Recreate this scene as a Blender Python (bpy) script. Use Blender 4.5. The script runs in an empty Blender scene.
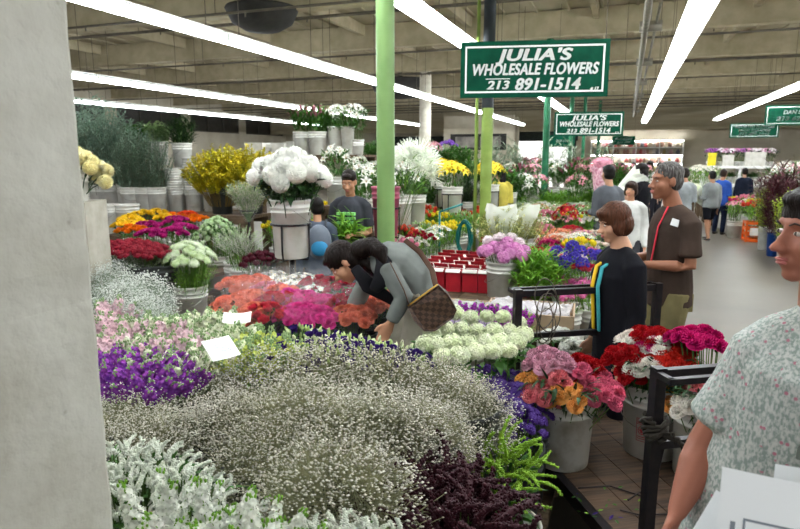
import bpy, math, random
from mathutils import Vector, Matrix, Euler
R = random.Random(7)
PI = math.pi
V = Vector
F, CX, CY, H = 610.0, 400.0, 264.5, 1.8
PITCH, YAW = math.radians(10.2), math.radians(20.2)
scn = bpy.context.scene
COL = scn.collection
# ---------------------------------------------------------------- camera
cam_d = bpy.data.cameras.new('camera'); cam = bpy.data.objects.new('camera', cam_d); COL.objects.link(cam)
cam.location = (0, 0, H); cam.rotation_euler = (PI/2-PITCH, 0, YAW)
cam_d.sensor_width = 36; cam_d.lens = 36*F/800; cam_d.clip_start = .05; cam_d.clip_end = 200
cam_d.dof.use_dof = True; cam_d.dof.focus_distance = 2.4; cam_d.dof.aperture_fstop = 5.6
scn.camera = cam
RM = cam.rotation_euler.to_matrix()
def ray(px, py): return RM @ V(((px-CX)/F, -(py-CY)/F, -1))
def at(px, py, d): return V((0, 0, H)) + ray(px, py)*d
def atz(px, py, z):
    r = ray(px, py); return V((0, 0, H)) + r*((z-H)/r.z)
# ---------------------------------------------------------------- materials
def srgb(c):
    if isinstance(c, str): c = tuple(int(c[i:i+2], 16) for i in (0, 2, 4))
    return tuple((v/255/12.92 if v/255 <= .04045 else ((v/255+.055)/1.055)**2.4) for v in c)+(1,)
MC = {}
def mat(name, c, c2=None, rough=.6, scale=8, metal=0, bump=0, bscale=60, rand=0, spec=.3, detail=3, lo=.35, hi=.65, coord='Object', stretch=None, trans=0):
    if name in MC: return MC[name]
    m = bpy.data.materials.new(name); m.use_nodes = True; nt = m.node_tree; N = nt.nodes; L = nt.links
    b = N['Principled BSDF']; b.inputs['Roughness'].default_value = rough; b.inputs['Metallic'].default_value = metal
    b.inputs['Specular IOR Level'].default_value = spec
    tc = N.new('ShaderNodeTexCoord'); vec = tc.outputs[coord]
    if stretch:
        mp = N.new('ShaderNodeMapping'); mp.inputs['Scale'].default_value = stretch; L.new(vec, mp.inputs['Vector']); vec = mp.outputs['Vector']
    n = N.new('ShaderNodeTexNoise'); n.inputs['Scale'].default_value = scale; n.inputs['Detail'].default_value = detail; L.new(vec, n.inputs['Vector'])
    r = N.new('ShaderNodeValToRGB'); e = r.color_ramp.elements
    e[0].position = lo; e[1].position = hi; e[0].color = srgb(c); e[1].color = srgb(c2 if c2 else c); L.new(n.outputs['Fac'], r.inputs['Fac'])
    out = r.outputs['Color']
    if rand:
        oi = N.new('ShaderNodeObjectInfo'); mr = N.new('ShaderNodeMapRange'); mr.inputs['To Min'].default_value = 1-rand; mr.inputs['To Max'].default_value = 1+rand*.6
        L.new(oi.outputs['Random'], mr.inputs['Value']); hs = N.new('ShaderNodeHueSaturation'); L.new(mr.outputs['Result'], hs.inputs['Value']); L.new(out, hs.inputs['Color']); out = hs.outputs['Color']
    L.new(out, b.inputs['Base Color'])
    if bump:
        n2 = N.new('ShaderNodeTexNoise'); n2.inputs['Scale'].default_value = bscale; n2.inputs['Detail'].default_value = 4; L.new(vec, n2.inputs['Vector'])
        bp = N.new('ShaderNodeBump'); bp.inputs['Strength'].default_value = bump; bp.inputs['Distance'].default_value = .01
        L.new(n2.outputs['Fac'], bp.inputs['Height']); L.new(bp.outputs['Normal'], b.inputs['Normal'])
    if trans:
        tr = N.new('ShaderNodeBsdfTranslucent'); L.new(out, tr.inputs['Color']); mx = N.new('ShaderNodeMixShader'); mx.inputs[0].default_value = trans
        L.new(b.outputs[0], mx.inputs[1]); L.new(tr.outputs[0], mx.inputs[2]); L.new(mx.outputs[0], N['Material Output'].inputs[0])
    MC[name] = m; return m
def emis(name, c, s):
    m = bpy.data.materials.new(name); m.use_nodes = True; N = m.node_tree.nodes; N.remove(N['Principled BSDF'])
    e = N.new('ShaderNodeEmission'); e.inputs[0].default_value = srgb(c); e.inputs[1].default_value = s; m.node_tree.links.new(e.outputs[0], N['Material Output'].inputs[0]); return m
def pet(c, c2=None):
    k = 'petal_'+(c if isinstance(c, str) else '%02x%02x%02x' % c)
    return mat(k, c, c2 or c, rough=.6, scale=25, rand=.1, trans=.25, spec=.15)
LEAF = mat('leaf', '4a7a2c', '2f5a20', scale=12, rand=.15, trans=.2, rough=.5)
LEAFD = mat('leaf_dark', '2c4a22', '1b331a', scale=12, rand=.15, rough=.45)
LEAFG = mat('leaf_grey', 'a9c2ae', '7d9c86', scale=12, rand=.12, rough=.6, trans=.3)
LEAFY = mat('leaf_bright', '86b83c', '5a9228', scale=12, rand=.12, trans=.25, rough=.5)
LEAFP = mat('leaf_pale', 'a5bd88', '7f9c66', scale=12, rand=.12, trans=.2)
STEM = mat('stem_green', '5d7a3c', '48642e')
WHITE = mat('bucket_plastic', 'd4d4ce', 'b3b0a4', scale=6, rough=.42, rand=.06, lo=.4, hi=.72, detail=6)
WHITE2 = mat('bucket_plastic_soiled', 'cbcac2', '8a8068', scale=9, rough=.5, lo=.46, hi=.74, detail=8)
PINKB = mat('bucket_pink', 'b0506a', '9a4660', rough=.45)
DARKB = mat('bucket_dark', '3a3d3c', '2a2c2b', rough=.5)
BLUEB = mat('bucket_blue', '1d4fa0', '173f86', rough=.4)
BLACK = mat('black_steel', '17151a', '241f20', rough=.38, metal=.3, scale=30)
WATER = mat('dark_water', '1c2a1a', '26351f', rough=.1)
# ---------------------------------------------------------------- mesh building
class MB:
    def __init__(s): s.v = []; s.f = []; s.m = []
    def add(s, vs, fs, mi=0):
        o = len(s.v); s.v += [tuple(v) for v in vs]; s.f += [tuple(i+o for i in f) for f in fs]; s.m += [mi]*len(fs)
    def merge(s, b, M, mi=None):
        o = len(s.v); s.v += [tuple(M @ V(v)) for v in b.v]; s.f += [tuple(i+o for i in f) for f in b.f]; s.m += (b.m if mi is None else [mi]*len(b.m))
    def box(s, c, d, M=None, mi=0, taper=1):
        x, y, z = d[0]/2, d[1]/2, d[2]/2; c = V(c)
        vs = [V((a*x*(taper if k > 0 else 1), b*y*(taper if k > 0 else 1), k*z)) for k in (-1, 1) for b in (-1, 1) for a in (-1, 1)]
        vs = [c+(M @ v if M else v) for v in vs]
        s.add(vs, [(0, 2, 3, 1), (4, 5, 7, 6), (0, 1, 5, 4), (2, 6, 7, 3), (0, 4, 6, 2), (1, 3, 7, 5)], mi)
    def tube(s, pts, r, n=6, mi=0, cap=True):
        pts = [V(p) for p in pts]; rs = r if isinstance(r, (list, tuple)) else [r]*len(pts)
        up = V((0, 0, 1)); vs = []; fs = []
        t0 = (pts[1]-pts[0]).normalized(); a = t0.orthogonal().normalized()
        for i, p in enumerate(pts):
            t = (pts[min(i+1, len(pts)-1)]-pts[max(i-1, 0)]).normalized()
            a = (a-t*a.dot(t)); a = a.normalized() if a.length > 1e-6 else t.orthogonal().normalized(); b = t.cross(a)
            for k in range(n):
                g = 2*PI*k/n; vs.append(p+(a*math.cos(g)+b*math.sin(g))*rs[i])
        for i in range(len(pts)-1):
            for k in range(n):
                k2 = (k+1) % n; fs.append((i*n+k, i*n+k2, (i+1)*n+k2, (i+1)*n+k))
        if cap: fs.append(tuple(range(n))[::-1]); fs.append(tuple(range((len(pts)-1)*n, len(pts)*n)))
        s.add(vs, fs, mi)
    def lathe(s, prof, n=24, c=(0, 0, 0), mi=0, closed=False):
        vs = []; fs = []
        for r, z in prof:
            for k in range(n): g = 2*PI*k/n; vs.append((c[0]+r*math.cos(g), c[1]+r*math.sin(g), c[2]+z))
        for i in range(len(prof)-1):
            for k in range(n): k2 = (k+1) % n; fs.append((i*n+k, i*n+k2, (i+1)*n+k2, (i+1)*n+k))
        if prof[0][0] > 0: fs.append(tuple(range(n))[::-1])
        fs.append(tuple(range((len(prof)-1)*n, len(prof)*n)))
        s.add(vs, fs, mi)
    def ell(s, c, r, axes=None, mi=0, nu=12, nv=8):
        c = V(c); A = axes or Matrix.Identity(3); vs = [c+A @ V((0, 0, -r[2]))]; fs = []
        for i in range(1, nv):
            t = PI*i/nv
            for k in range(nu): g = 2*PI*k/nu; vs.append(c+A @ V((r[0]*math.sin(t)*math.cos(g), r[1]*math.sin(t)*math.sin(g), -r[2]*math.cos(t))))
        vs.append(c+A @ V((0, 0, r[2]))); T = len(vs)-1
        for k in range(nu):
            k2 = (k+1) % nu; fs.append((0, 1+k2, 1+k)); fs.append((T, T-nu+k, T-nu+k2))
            for i in range(nv-2): fs.append((1+i*nu+k, 1+i*nu+k2, 1+(i+1)*nu+k2, 1+(i+1)*nu+k))
        s.add(vs, fs, mi)
    def loft(s, cs, rs, side, n=16, mi=0, capk=.55):
        cs = [V(c) for c in cs]; rs = [(r, r) if not isinstance(r, (tuple, list)) else tuple(r) for r in rs]
        if capk:
            t = (cs[0]-cs[1]).normalized(); m0 = min(rs[0]); t2 = (cs[-1]-cs[-2]).normalized(); m1 = min(rs[-1])
            cs = [cs[0]+t*m0*capk*1.2, cs[0]+t*m0*capk*.8]+cs+[cs[-1]+t2*m1*capk*.8, cs[-1]+t2*m1*capk*1.2]
            rs = [tuple(x*.4 for x in rs[0]), tuple(x*.8 for x in rs[0])]+rs+[tuple(x*.8 for x in rs[-1]), tuple(x*.4 for x in rs[-1])]
        sd = side if isinstance(side, list) else None; vs = []; fs = []
        for i, p in enumerate(cs):
            t = (cs[min(i+1, len(cs)-1)]-cs[max(i-1, 0)]).normalized()
            sv = V(side) if not sd else V(sd[0]).lerp(V(sd[1]), i/(len(cs)-1))
            a = sv-t*sv.dot(t); a = a.normalized() if a.length > 1e-5 else t.orthogonal().normalized(); b = t.cross(a)
            for k in range(n): g = 2*PI*k/n; vs.append(p+a*math.cos(g)*rs[i][0]+b*math.sin(g)*rs[i][1])
        for i in range(len(cs)-1):
            for k in range(n): k2 = (k+1) % n; fs.append((i*n+k, i*n+k2, (i+1)*n+k2, (i+1)*n+k))
        fs.append(tuple(range(n))[::-1]); fs.append(tuple(range((len(cs)-1)*n, len(cs)*n)))
        s.add(vs, fs, mi)
    def mesh(s, name, mats, smooth=False):
        me = bpy.data.meshes.new(name); me.from_pydata(s.v, [], s.f)
        for m in (mats if isinstance(mats, (list, tuple)) else [mats]): me.materials.append(m)
        me.polygons.foreach_set('material_index', s.m)
        if smooth: me.polygons.foreach_set('use_smooth', [len(f) <= 4 for f in s.f])
        me.update(); return me
def recolor(me, *mats):
    c = me.copy()
    for i, m in enumerate(mats):
        if m is not None and i < len(c.materials): c.materials[i] = m
    return c
def ob(name, me, parent=None, M=None):
    o = bpy.data.objects.new(name, me); COL.objects.link(o)
    if parent: o.parent = parent
    if M is not None: o.matrix_local = M
    return o
def tag(o, label, cat, group=None, kind=None):
    o['label'] = label; o['category'] = cat
    if group: o['group'] = group
    if kind: o['kind'] = kind
    return o
def thing(name, label, cat, loc=(0, 0, 0), rz=0, group=None):
    o = ob(name, None); o.location = loc; o.rotation_euler = (0, 0, rz); return tag(o, label, cat, group)
def struct(name, mb, m, parent=None, smooth=False):
    o = ob(name, mb.mesh(name, m, smooth), parent)
    if not parent: o['kind'] = 'structure'
    return o
class T:   # a thing and its parts, stamped out again and again
    def __init__(s, name, me=None, kids=(), M=None, kind=None, label=None): s.name = name; s.me = me; s.kids = list(kids); s.M = M or Matrix.Identity(4); s.kind = kind; s.label = label
def stamp(t, M, parent=None):
    o = ob(t.name, t.me, parent, M)
    if t.kind: o['kind'] = t.kind
    if t.label: o['label'] = t.label
    for k in t.kids: stamp(k, k.M, o)
    return o
def put(t, loc, label, cat, group=None, rz=None, s=1, tilt=None, sz=None):
    rz = R.uniform(0, 2*PI) if rz is None else rz
    M = Matrix.Translation(loc) @ (tilt.to_4x4() if tilt else Matrix.Identity(4)) @ Matrix.Rotation(rz, 4, 'Z') @ Matrix.Diagonal((s, s, sz or s, 1))
    return tag(stamp(t, M), label, cat, group)
def basis(n, spin=0): return V((0, 0, 1)).rotation_difference(V(n)).to_matrix().to_4x4() @ Matrix.Rotation(spin, 4, 'Z')
def TR(v): return Matrix.Translation(v)
def SC(s): return Matrix.Diagonal((s, s, s, 1))
def sph(i, n, cov=1.0, ph=0):
    z = 1-(i+.5)/n*2*cov; r = math.sqrt(max(0, 1-z*z)); a = i*2.399963+ph
    return V((r*math.cos(a), r*math.sin(a), z))
# ---------------------------------------------------------------- flower heads (z up, centred on the origin)
def petal_strip(mb, M, L, w, curl, rows=3, mi=0, ruff=0, cup=.15, shape=None):
    vs = []; cols = 3
    for i in range(rows+1):
        t = i/rows; ww = w*(shape(t) if shape else math.sin(PI*(.15+.75*t)))
        a = curl*t; x = L*t*math.cos(a*.5); z = L*t*math.sin(a*.5)
        for k in range(cols):
            u = k-1; vs.append(M @ V((x+(R.uniform(-ruff, ruff) if i == rows else 0), u*ww/2, z+cup*ww*abs(u)+(R.uniform(-ruff, ruff)))))
    fs = [(i*cols+k, i*cols+k+1, (i+1)*cols+k+1, (i+1)*cols+k) for i in range(rows) for k in range(cols-1)]
    mb.add(vs, fs, mi)
def carnation(r=.036):
    mb = MB(); mb.ell((0, 0, r*.1), (r*.5, r*.5, r*.4), nu=8, nv=5)
    for L in range(5):
        n = 5+L; tl = .2+L*.36; ln = r*(.75+.1*L)
        for k in range(n):
            a = 2*PI*(k+R.random()*.5)/n+L; M = Matrix.Rotation(a, 4, 'Z') @ Matrix.Rotation(-(PI/2-tl), 4, 'Y')
            cols = 6; vs = []
            for i in range(3):
                t = (.15, .7, 1)[i]; w = r*(.2, .75, 1.05)[i]
                for c in range(cols+1):
                    u = c/cols-.5; zz = (r*.11 if c % 2 else -r*.11)*t; vs.append(M @ V((ln*t*(1-.25*abs(u))+(r*.1*(c % 2) if i == 2 else 0), u*w, zz+R.uniform(-.05, .05)*r)))
            mb.add(vs, [(i*(cols+1)+c, i*(cols+1)+c+1, (i+1)*(cols+1)+c+1, (i+1)*(cols+1)+c) for i in range(2) for c in range(cols)])
    mb.v = [(x, y, z*1.0) for x, y, z in mb.v]
    mb.lathe([(.003, -.03), (.007, -.024), (.008, -.004), (.006, .004)], 6, mi=1)
    return mb
def mum(r=.06, n=120, up=.3):
    mb = MB(); mb.ell((0, 0, 0), (r*.55,)*3, nu=10, nv=7)
    for i in range(n):
        d = (sph(i, n, .78)+V((R.gauss(0, .06), R.gauss(0, .06), 0))).normalized(); s = d.cross(V((0, 0, 1))); s = s.normalized() if s.length > .01 else V((1, 0, 0))
        p0 = d*r*.5; p1 = d*r*.92+V((0, 0, -.03*r)); p2 = (d*.98+V((0, 0, up))*(.3+.7*(1-abs(d.z))))*r; w = r*R.uniform(.16, .22)
        mb.add([p0-s*w*.6, p0+s*w*.6, p1-s*w, p1+s*w, p1*1.06, p2-s*w*.5, p2+s*w*.5], [(0, 1, 3, 4, 2), (2, 4, 5), (4, 6, 5), (4, 3, 6)])
    return mb
def cluster(rx, rz, n, fs=.008, pn=4, cov=.6, core=True, jit=.08, cmi=0):
    mb = MB()
    if core: mb.ell((0, 0, 0), (rx*.85, rx*.85, rz*.85), mi=cmi, nu=10, nv=6)
    for i in range(n):
        d = sph(i, n, cov); p = V((d.x*rx, d.y*rx, d.z*rz))*(1+R.uniform(-jit, jit)); nn = (V((d.x/rx, d.y/rx, d.z/rz)).normalized()+V((R.uniform(-.3, .3), R.uniform(-.3, .3), R.uniform(-.3, .3)))).normalized()
        M = TR(p) @ basis(nn, R.random()*6); q = fs*R.uniform(.8, 1.15)
        for k in range(pn):
            a = 2*PI*k/pn; c, s = math.cos(a), math.sin(a); w = PI/pn*.85
            mb.add([M @ V((0, 0, 0)), M @ V((q*.7*math.cos(a-w), q*.7*math.sin(a-w), q*.2)), M @ V((q*c, q*s, q*.28)), M @ V((q*.7*math.cos(a+w), q*.7*math.sin(a+w), q*.2))], [(0, 1, 2, 3)])
    return mb
def daisy(r=.045, n=18, layers=2):
    mb = MB()
    for L in range(layers):
        for k in range(n):
            M = Matrix.Rotation(2*PI*(k+.5*L)/n, 4, 'Z'); petal_strip(mb, TR((0, 0, .002*L)) @ M, r*(1-.2*L), r*.36, .25+.35*L, 2)
    mb.ell((0, 0, .004), (r*.2, r*.2, r*.12), mi=1, nu=10, nv=6); return mb
def rose(r=.03, open_=1.0):
    mb = MB()
    for L in range(6):
        n = 3+L//2; tl = (.1+.2*L)*open_
        for k in range(n):
            M = Matrix.Rotation(2*PI*k/n+L*.8, 4, 'Z') @ Matrix.Rotation(-(PI/2-tl), 4, 'Y') @ TR((0, 0, -r*.12))
            petal_strip(mb, M, r*(.95+.05*L), r*(1.0+.12*L), .55, 3, cup=.3, shape=lambda t: .45+.9*t-.5*t*t*t, ruff=r*.03)
    mb.lathe([(.003, -r*.4), (r*.3, -r*.15), (r*.35, 0)], 6, mi=1); return mb
def lily(r=.08):
    mb = MB()
    for k in range(6):
        M = Matrix.Rotation(2*PI*k/6+R.uniform(-.1, .1), 4, 'Z') @ TR((0, 0, -.25*r)) @ Matrix.Rotation(-.95, 4, 'Y')
        vs = []; cols = 3
        for i in range(5):
            t = i/4; w = r*(.12, .34, .42, .3, .03)[i]; a = -1.25*t*t; 
            for c in range(3): u = c-1; vs.append(M @ V((r*t*math.cos(a*.6)*1.1, u*w/2, r*t*math.sin(a)*.7+abs(u)*w*.2)))
        mb.add(vs, [(i*3+c, i*3+c+1, i*3+c+4, i*3+c+3) for i in range(4) for c in range(2)])
        mb.tube([(0, 0, -.2*r), (math.cos(k)*.15*r, math.sin(k)*.15*r, .35*r)], .0012, 3, 1)
    return mb
def tulip(r=.02):
    mb = MB()
    for k in range(6):
        M = Matrix.Rotation(2*PI*k/6, 4, 'Z') @ TR((r*.15, 0, 0)); vs = []
        for i in range(5):
            t = i/4; rad = r*(.2, .9, 1.0, .8, .35)[i]; w = r*(.3, .9, 1.0, .7, .1)[i]
            for c in range(3): u = c-1; vs.append(M @ V((rad-abs(u)*.25*r, u*w, t*r*2.6)))
        mb.add(vs, [(i*3+c, i*3+c+1, i*3+c+4, i*3+c+3) for i in range(4) for c in range(2)])
    return mb
def bud(r=.011, L=.045):
    mb = MB(); mb.lathe([(.002, -.01), (r*.8, .004), (r, L*.35), (r*.6, L*.75), (.001, L)], 7); return mb
def spidermum(r=.1, n=90):
    mb = MB()
    for i in range(n):
        d = sph(i, n, .62); k = R.uniform(.8, 1.05); s = d.orthogonal().normalized(); w = r*.03
        p1 = d*r*.6*k; p2 = d*r*k+V((0, 0, -.12*r if d.z < .5 else .1*r)); mb.add([d*r*.1-s*w, d*r*.1+s*w, p1-s*w, p1+s*w, p2-s*w*.8, p2+s*w*.8], [(0, 1, 3, 2), (2, 3, 5, 4)])
    mb.ell((0, 0, 0), (r*.25,)*3, mi=0, nu=8, nv=6); return mb
def agapanthus(r=.06, n=34):
    mb = MB()
    for i in range(n):
        d = sph(i, n, .72); p = d*r*R.uniform(.75, 1); mb.tube([(0, 0, -.3*r), p*.7], .0012, 3, 1, False)
        M = TR(p*.7) @ basis(d, R.random()*6)
        for k in range(6):
            petal_strip(mb, M @ Matrix.Rotation(k*PI/3, 4, 'Z') @ Matrix.Rotation(-1.0, 4, 'Y'), r*.42, r*.16, -.6, 2)
    return mb
def spike(L=.16, r=.022, n=26, fs=.016, pn=5, top=.3):
    mb = MB(); mb.tube([(0, 0, -L*.5), (0, 0, L*.55)], .0025, 4, 1)
    for i in range(n):
        t = i/n; a = i*2.4; rr = r*(1-.65*max(0, (t-.5)*2)); z = (t-.45)*L; d = V((math.cos(a), math.sin(a), .35)).normalized(); p = V((math.cos(a)*rr*.6, math.sin(a)*rr*.6, z))
        M = TR(p) @ basis((d+V((R.uniform(-.3, .3), R.uniform(-.3, .3), R.uniform(-.1, .5)))).normalized(), R.random()*6)
        if t > 1-top: mb.ell(p+d*.003, (fs*.24, fs*.24, fs*.38), mi=1, nu=5, nv=4)
        else:
            for lay in (0, 1):
                for k in range(pn):
                    q = fs*(1-.35*lay)*(1-.3*t); a2 = 2*PI*(k+.5*lay)/pn; w = PI/pn
                    mb.add([M @ V((0, 0, 0)), M @ V((q*.75*math.cos(a2-w), q*.75*math.sin(a2-w), q*(.3+.4*lay))), M @ V((q*math.cos(a2), q*math.sin(a2), q*(.15+.5*lay)*R.uniform(.4, 1.6))), M @ V((q*.75*math.cos(a2+w), q*.75*math.sin(a2+w), q*(.3+.4*lay)))], [(0, 1, 2, 3)])
    return mb
def finger(L=.2, r=.012, bend=.5, n=9):   # amaranth tassel: lumpy curved cone
    mb = MB(); pts = []; p = V((0, 0, 0)); a = R.uniform(0, .3)
    for i in range(n): pts.append(p.copy()); p += V((math.sin(a), 0, math.cos(a)))*L/n; a += bend/n*R.uniform(.5, 2)
    mb.tube(pts, [r*(.5+1.0*(i/n)) if i < n*.4 else r*(1.2-.95*(i/n)) for i in range(n)], 6)
    for i in range(n*9):
        q = pts[min(n-1, i//9)]; d = V((R.gauss(0, 1), R.gauss(0, 1), R.gauss(0, 1))).normalized()
        mb.ell(q+d*r*(1.1-.6*i/n/9), (r*.4,)*3, nu=5, nv=4)
    return mb
def leafmesh(mb, M, L, w, curl=-.4, mi=0):
    vs = []
    for i in range(4):
        t = i/3; ww = w*(.25, 1, .75, .03)[i]; a = curl*t
        for u in (-.5, 0, .5): vs.append(M @ V((L*t*math.cos(a), u*ww, L*t*math.sin(a)+abs(u)*ww*.5)))
    mb.add(vs, [(i*3+c, i*3+c+1, i*3+c+4, i*3+c+3) for i in range(3) for c in range(2)], mi)
def foliage(Rr, z0, z1, n, L=.06, w=.02, up=.5, mi=0, mb=None, shell=.3, dome=.3):
    mb = mb or MB()
    for i in range(n):
        a = R.uniform(0, 2*PI); t = R.random(); rr = Rr*math.sqrt(R.uniform(shell, 1))*(.55+.45*t); z = z0+(z1-z0)*t-dome*(rr/Rr)**2*(z1-z0)*t
        M = TR((rr*math.cos(a), rr*math.sin(a), z)) @ Matrix.Rotation(a+R.uniform(-.8, .8), 4, 'Z') @ Matrix.Rotation(-R.uniform(up-.5, up+.5), 4, 'Y')
        leafmesh(mb, M, L*R.uniform(.7, 1.2), w*R.uniform(.7, 1.2), R.uniform(-.9, .1), mi)
    return mb
def sprigs(n, h, spread, leafL, leafW, per, r0=.05, mi=1, lmi=0, droop=.2, s0=.3):
    mb = MB()
    for i in range(n):
        a = i*2.4+R.uniform(-.3, .3); k = math.sqrt((i+.5)/n); hh = h*R.uniform(.85, 1.05)*(1-droop*k*k); e = V((math.cos(a)*spread*k, math.sin(a)*spread*k, hh)); b = V((math.cos(a)*r0*k, math.sin(a)*r0*k, 0))
        m = V((b.x*.7+e.x*.35, b.y*.7+e.y*.35, hh*.5)); P = [b, m, e]; mb.tube(P, [.003, .0025, .0015], 3, mi, False)
        for j in range(per):
            t = s0+(1-s0)*(j+R.random())/per; p = (b*(1-t)+m*t)*(1-t)+(m*(1-t)+e*t)*t
            M = TR(p) @ Matrix.Rotation(R.uniform(0, 2*PI), 4, 'Z') @ Matrix.Rotation(-R.uniform(.2, 1.1), 4, 'Y'); leafmesh(mb, M, leafL*R.uniform(.7, 1.2), leafW, -.3, lmi)
    return mb
def stems(pts, r0=.06, rad=.0022, z0=0):
    mb = MB()
    for p in pts:
        p = V(p); b = V((p.x, p.y, 0)); b = b.normalized()*min(r0, b.length*.35) if b.length > 1e-4 else b; b.z = z0
        m = V((p.x*.6, p.y*.6, z0+(p.z-z0)*.6)); mb.tube([b, m, p], rad, 4, 0, False)
    return mb
def dome_pts(n, Rr, h, drop, jit=.01):
    out = []
    for i in range(n):
        k = math.sqrt((i+.5)/n); a = i*2.399963+R.uniform(-.15, .15); x, y = Rr*k*math.cos(a), Rr*k*math.sin(a)
        z = h-drop*k*k+R.uniform(-jit, jit); nn = V((x*drop/Rr/Rr*2.2, y*drop/Rr/Rr*2.2, 1)).normalized(); out.append((V((x+R.uniform(-jit, jit), y+R.uniform(-jit, jit), z)), nn))
    return out
def bunch(name, head, headname, n, Rr, h, drop, fol=None, hs=1, merged=False, jit=.012, extra=None, wrap=None, stemmat=STEM, z0=0, under=True):
    """a bunch of stems: head = list of meshes; fol = (n, L, w, up, material); returns a template T"""
    P = dome_pts(n, Rr, h, drop, jit); kids = []
    if merged:
        mb = MB(); mats = list(head[0][1]); nm = len(mats)
        for p, nn in P:
            hb = R.choice(head)[0]; mb.merge(hb, TR(p) @ basis(nn, R.random()*6) @ SC(hs*R.uniform(.85, 1.15)))
        st = stems([p for p, _ in P], z0=z0); mb.merge(st, Matrix.Identity(4), nm); mats.append(stemmat)
        if fol: mb.merge(foliage(Rr, h*.45, h*.97, fol[0], fol[1], fol[2], fol[3]), Matrix.Identity(4), nm+1); mats.append(fol[4])
        root = T(name, mb.mesh(name, mats, True)); 
        if wrap: root.kids.append(T('wrapper', wrap))
        return root
    for p, nn in P: kids.append(T(headname, R.choice(head), M=TR(p) @ basis(nn, R.random()*6) @ SC(hs*R.uniform(.85, 1.15))))
    kids.append(T('stems', stems([p-nn*.01 for p, nn in P], z0=z0).mesh('stems', stemmat), kind='stuff'))
    if fol: kids.append(T('foliage', foliage(Rr, h*.45, h*.97, fol[0], fol[1], fol[2], fol[3]).mesh('foliage', fol[4], True), kind='stuff'))
    if wrap: kids.append(T('wrapper', wrap))
    if extra: kids += extra
    return T(name, None, kids)
def glassy(name, c='ffffff', a=.12, rough=.12):
    m = bpy.data.materials.new(name); m.use_nodes = True; N = m.node_tree.nodes; L = m.node_tree.links; b = N['Principled BSDF']
    b.inputs['Base Color'].default_value = srgb(c); b.inputs['Roughness'].default_value = rough; b.inputs['Specular IOR Level'].default_value = .9
    t = N.new('ShaderNodeBsdfTransparent'); mx = N.new('ShaderNodeMixShader'); mx.inputs[0].default_value = a; L.new(t.outputs[0], mx.inputs[1]); L.new(b.outputs[0], mx.inputs[2]); L.new(mx.outputs[0], N['Material Output'].inputs[0]); return m
FILM = glassy('clear_film', a=.035); PAPERW = mat('tissue_wrap', 'eef0e8', 'dde2d4', rough=.7, trans=.3)
def cone(r0, r1, z0, z1, n=26, ruff=.015):
    mb = MB(); vs = []; rows = 5
    for i in range(rows+1):
        t = i/rows
        for k in range(n): g = 2*PI*k/n; r = r0+(r1-r0)*t+R.uniform(-ruff, ruff)*t; vs.append((r*math.cos(g), r*math.sin(g), z0+(z1-z0)*t+(R.uniform(-ruff, ruff)*1.5 if i == rows else 0)))
    mb.add(vs, [(i*n+k, i*n+(k+1) % n, (i+1)*n+(k+1) % n, (i+1)*n+k) for i in range(rows) for k in range(n)]); return mb
# ---------------------------------------------------------------- buckets
def bucket_T(name='bucket', body=WHITE, r0=.13, r1=.15, h=.37, handle=True, ribs=True, label=None):
    mb = MB(); g = lambda z: r0+(r1-r0)*z/h
    pr = [(r0-.008, 0), (r0, .006)]
    if ribs:
        for z in (h-.095, h-.06): pr += [(g(z)-.001, z-.006), (g(z)+.007, z-.004), (g(z)+.007, z+.004), (g(z)-.001, z+.006)]
    pr += [(r1, h-.022), (r1+.006, h-.02), (r1+.006, h), (r1-.005, h), (r1-.012, h-.09), (r1-.02, h-.1), (0.001, h-.1)]
    n0 = len(pr); mb.lathe(pr[:-2], 28); wb = MB(); wb.lathe([(r1-.012, h-.09), (.001, h-.09)], 24)
    kids = [T('bucket_body', mb.mesh('bucket_body', body, True)), T('water', wb.mesh('water', WATER))]
    if handle:
        hb = MB(); pts = [V((math.cos(a)*(r1+.01), -.02-.09*math.sin(a)*.5-.06*math.sin(a), h-.07-.11*math.sin(a))) for a in [PI*i/12 for i in range(13)]]
        pts = [V((math.cos(PI*i/14)*(r1+.012), -(r1+.006)*math.sin(PI*i/14)*.99-.004, h-.075-.12*math.sin(PI*i/14))) for i in range(15)]
        hb.tube(pts, .0022, 5); kids.append(T('bail_handle', hb.mesh('bail_handle', mat('bail_wire', '8a8880', rough=.35, metal=.8))))
    if label: kids.append(label)
    return T(name, None, kids)
BK = bucket_T('bucket'); BK2 = bucket_T('bucket', WHITE2); BKP = bucket_T('bucket', WHITE, handle=False)
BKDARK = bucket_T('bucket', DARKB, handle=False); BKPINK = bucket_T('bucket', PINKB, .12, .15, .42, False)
BKTALL = bucket_T('tall_bucket', WHITE, .09, .11, .45, False, False); BKBLUE = bucket_T('tall_bucket', BLUEB, .09, .11, .42, False, False)
BKSM = bucket_T('small_bucket', WHITE, .085, .1, .24, False, True)
# ================================================================ the hall
XL, XR, YN, YF, ZC = -19.5, 9.0, -3.0, 33.0, 4.5
FLOORM = mat('floor_concrete', '686156', '564f46', rough=.42, scale=.7, bump=.05, bscale=6, detail=8, spec=.5, lo=.3, hi=.7)
CEILM = mat('ceiling_board', 'bdb49c', 'a69d84', rough=.85, scale=3, stretch=(1, .25, 1))
BEAMM = mat('beam_paint', 'beb498', 'ada386', rough=.8, scale=4)
WALLM = mat('wall_paint', 'c9c2b0', 'b9b19c', rough=.85, scale=1.5)
PIPEM = mat('sprinkler_pipe', '6d675a', '58534a', rough=.7)
DARK = mat('dark_grey_paint', '33322f', '2a2927', rough=.7)
b = MB(); b.box(((XL+XR)/2, (YN+YF)/2, -.05), (XR-XL, YF-YN, .1)); struct('floor', b, FLOORM)
b = MB(); b.box(((XL+XR)/2, (YN+YF)/2, ZC+.1), (XR-XL, YF-YN, .2))
for i in range(int((XR-XL)/.6)): b.box((XL+.3+i*.6, (YN+YF)/2, ZC-.02), (.05, YF-YN, .05))
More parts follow.
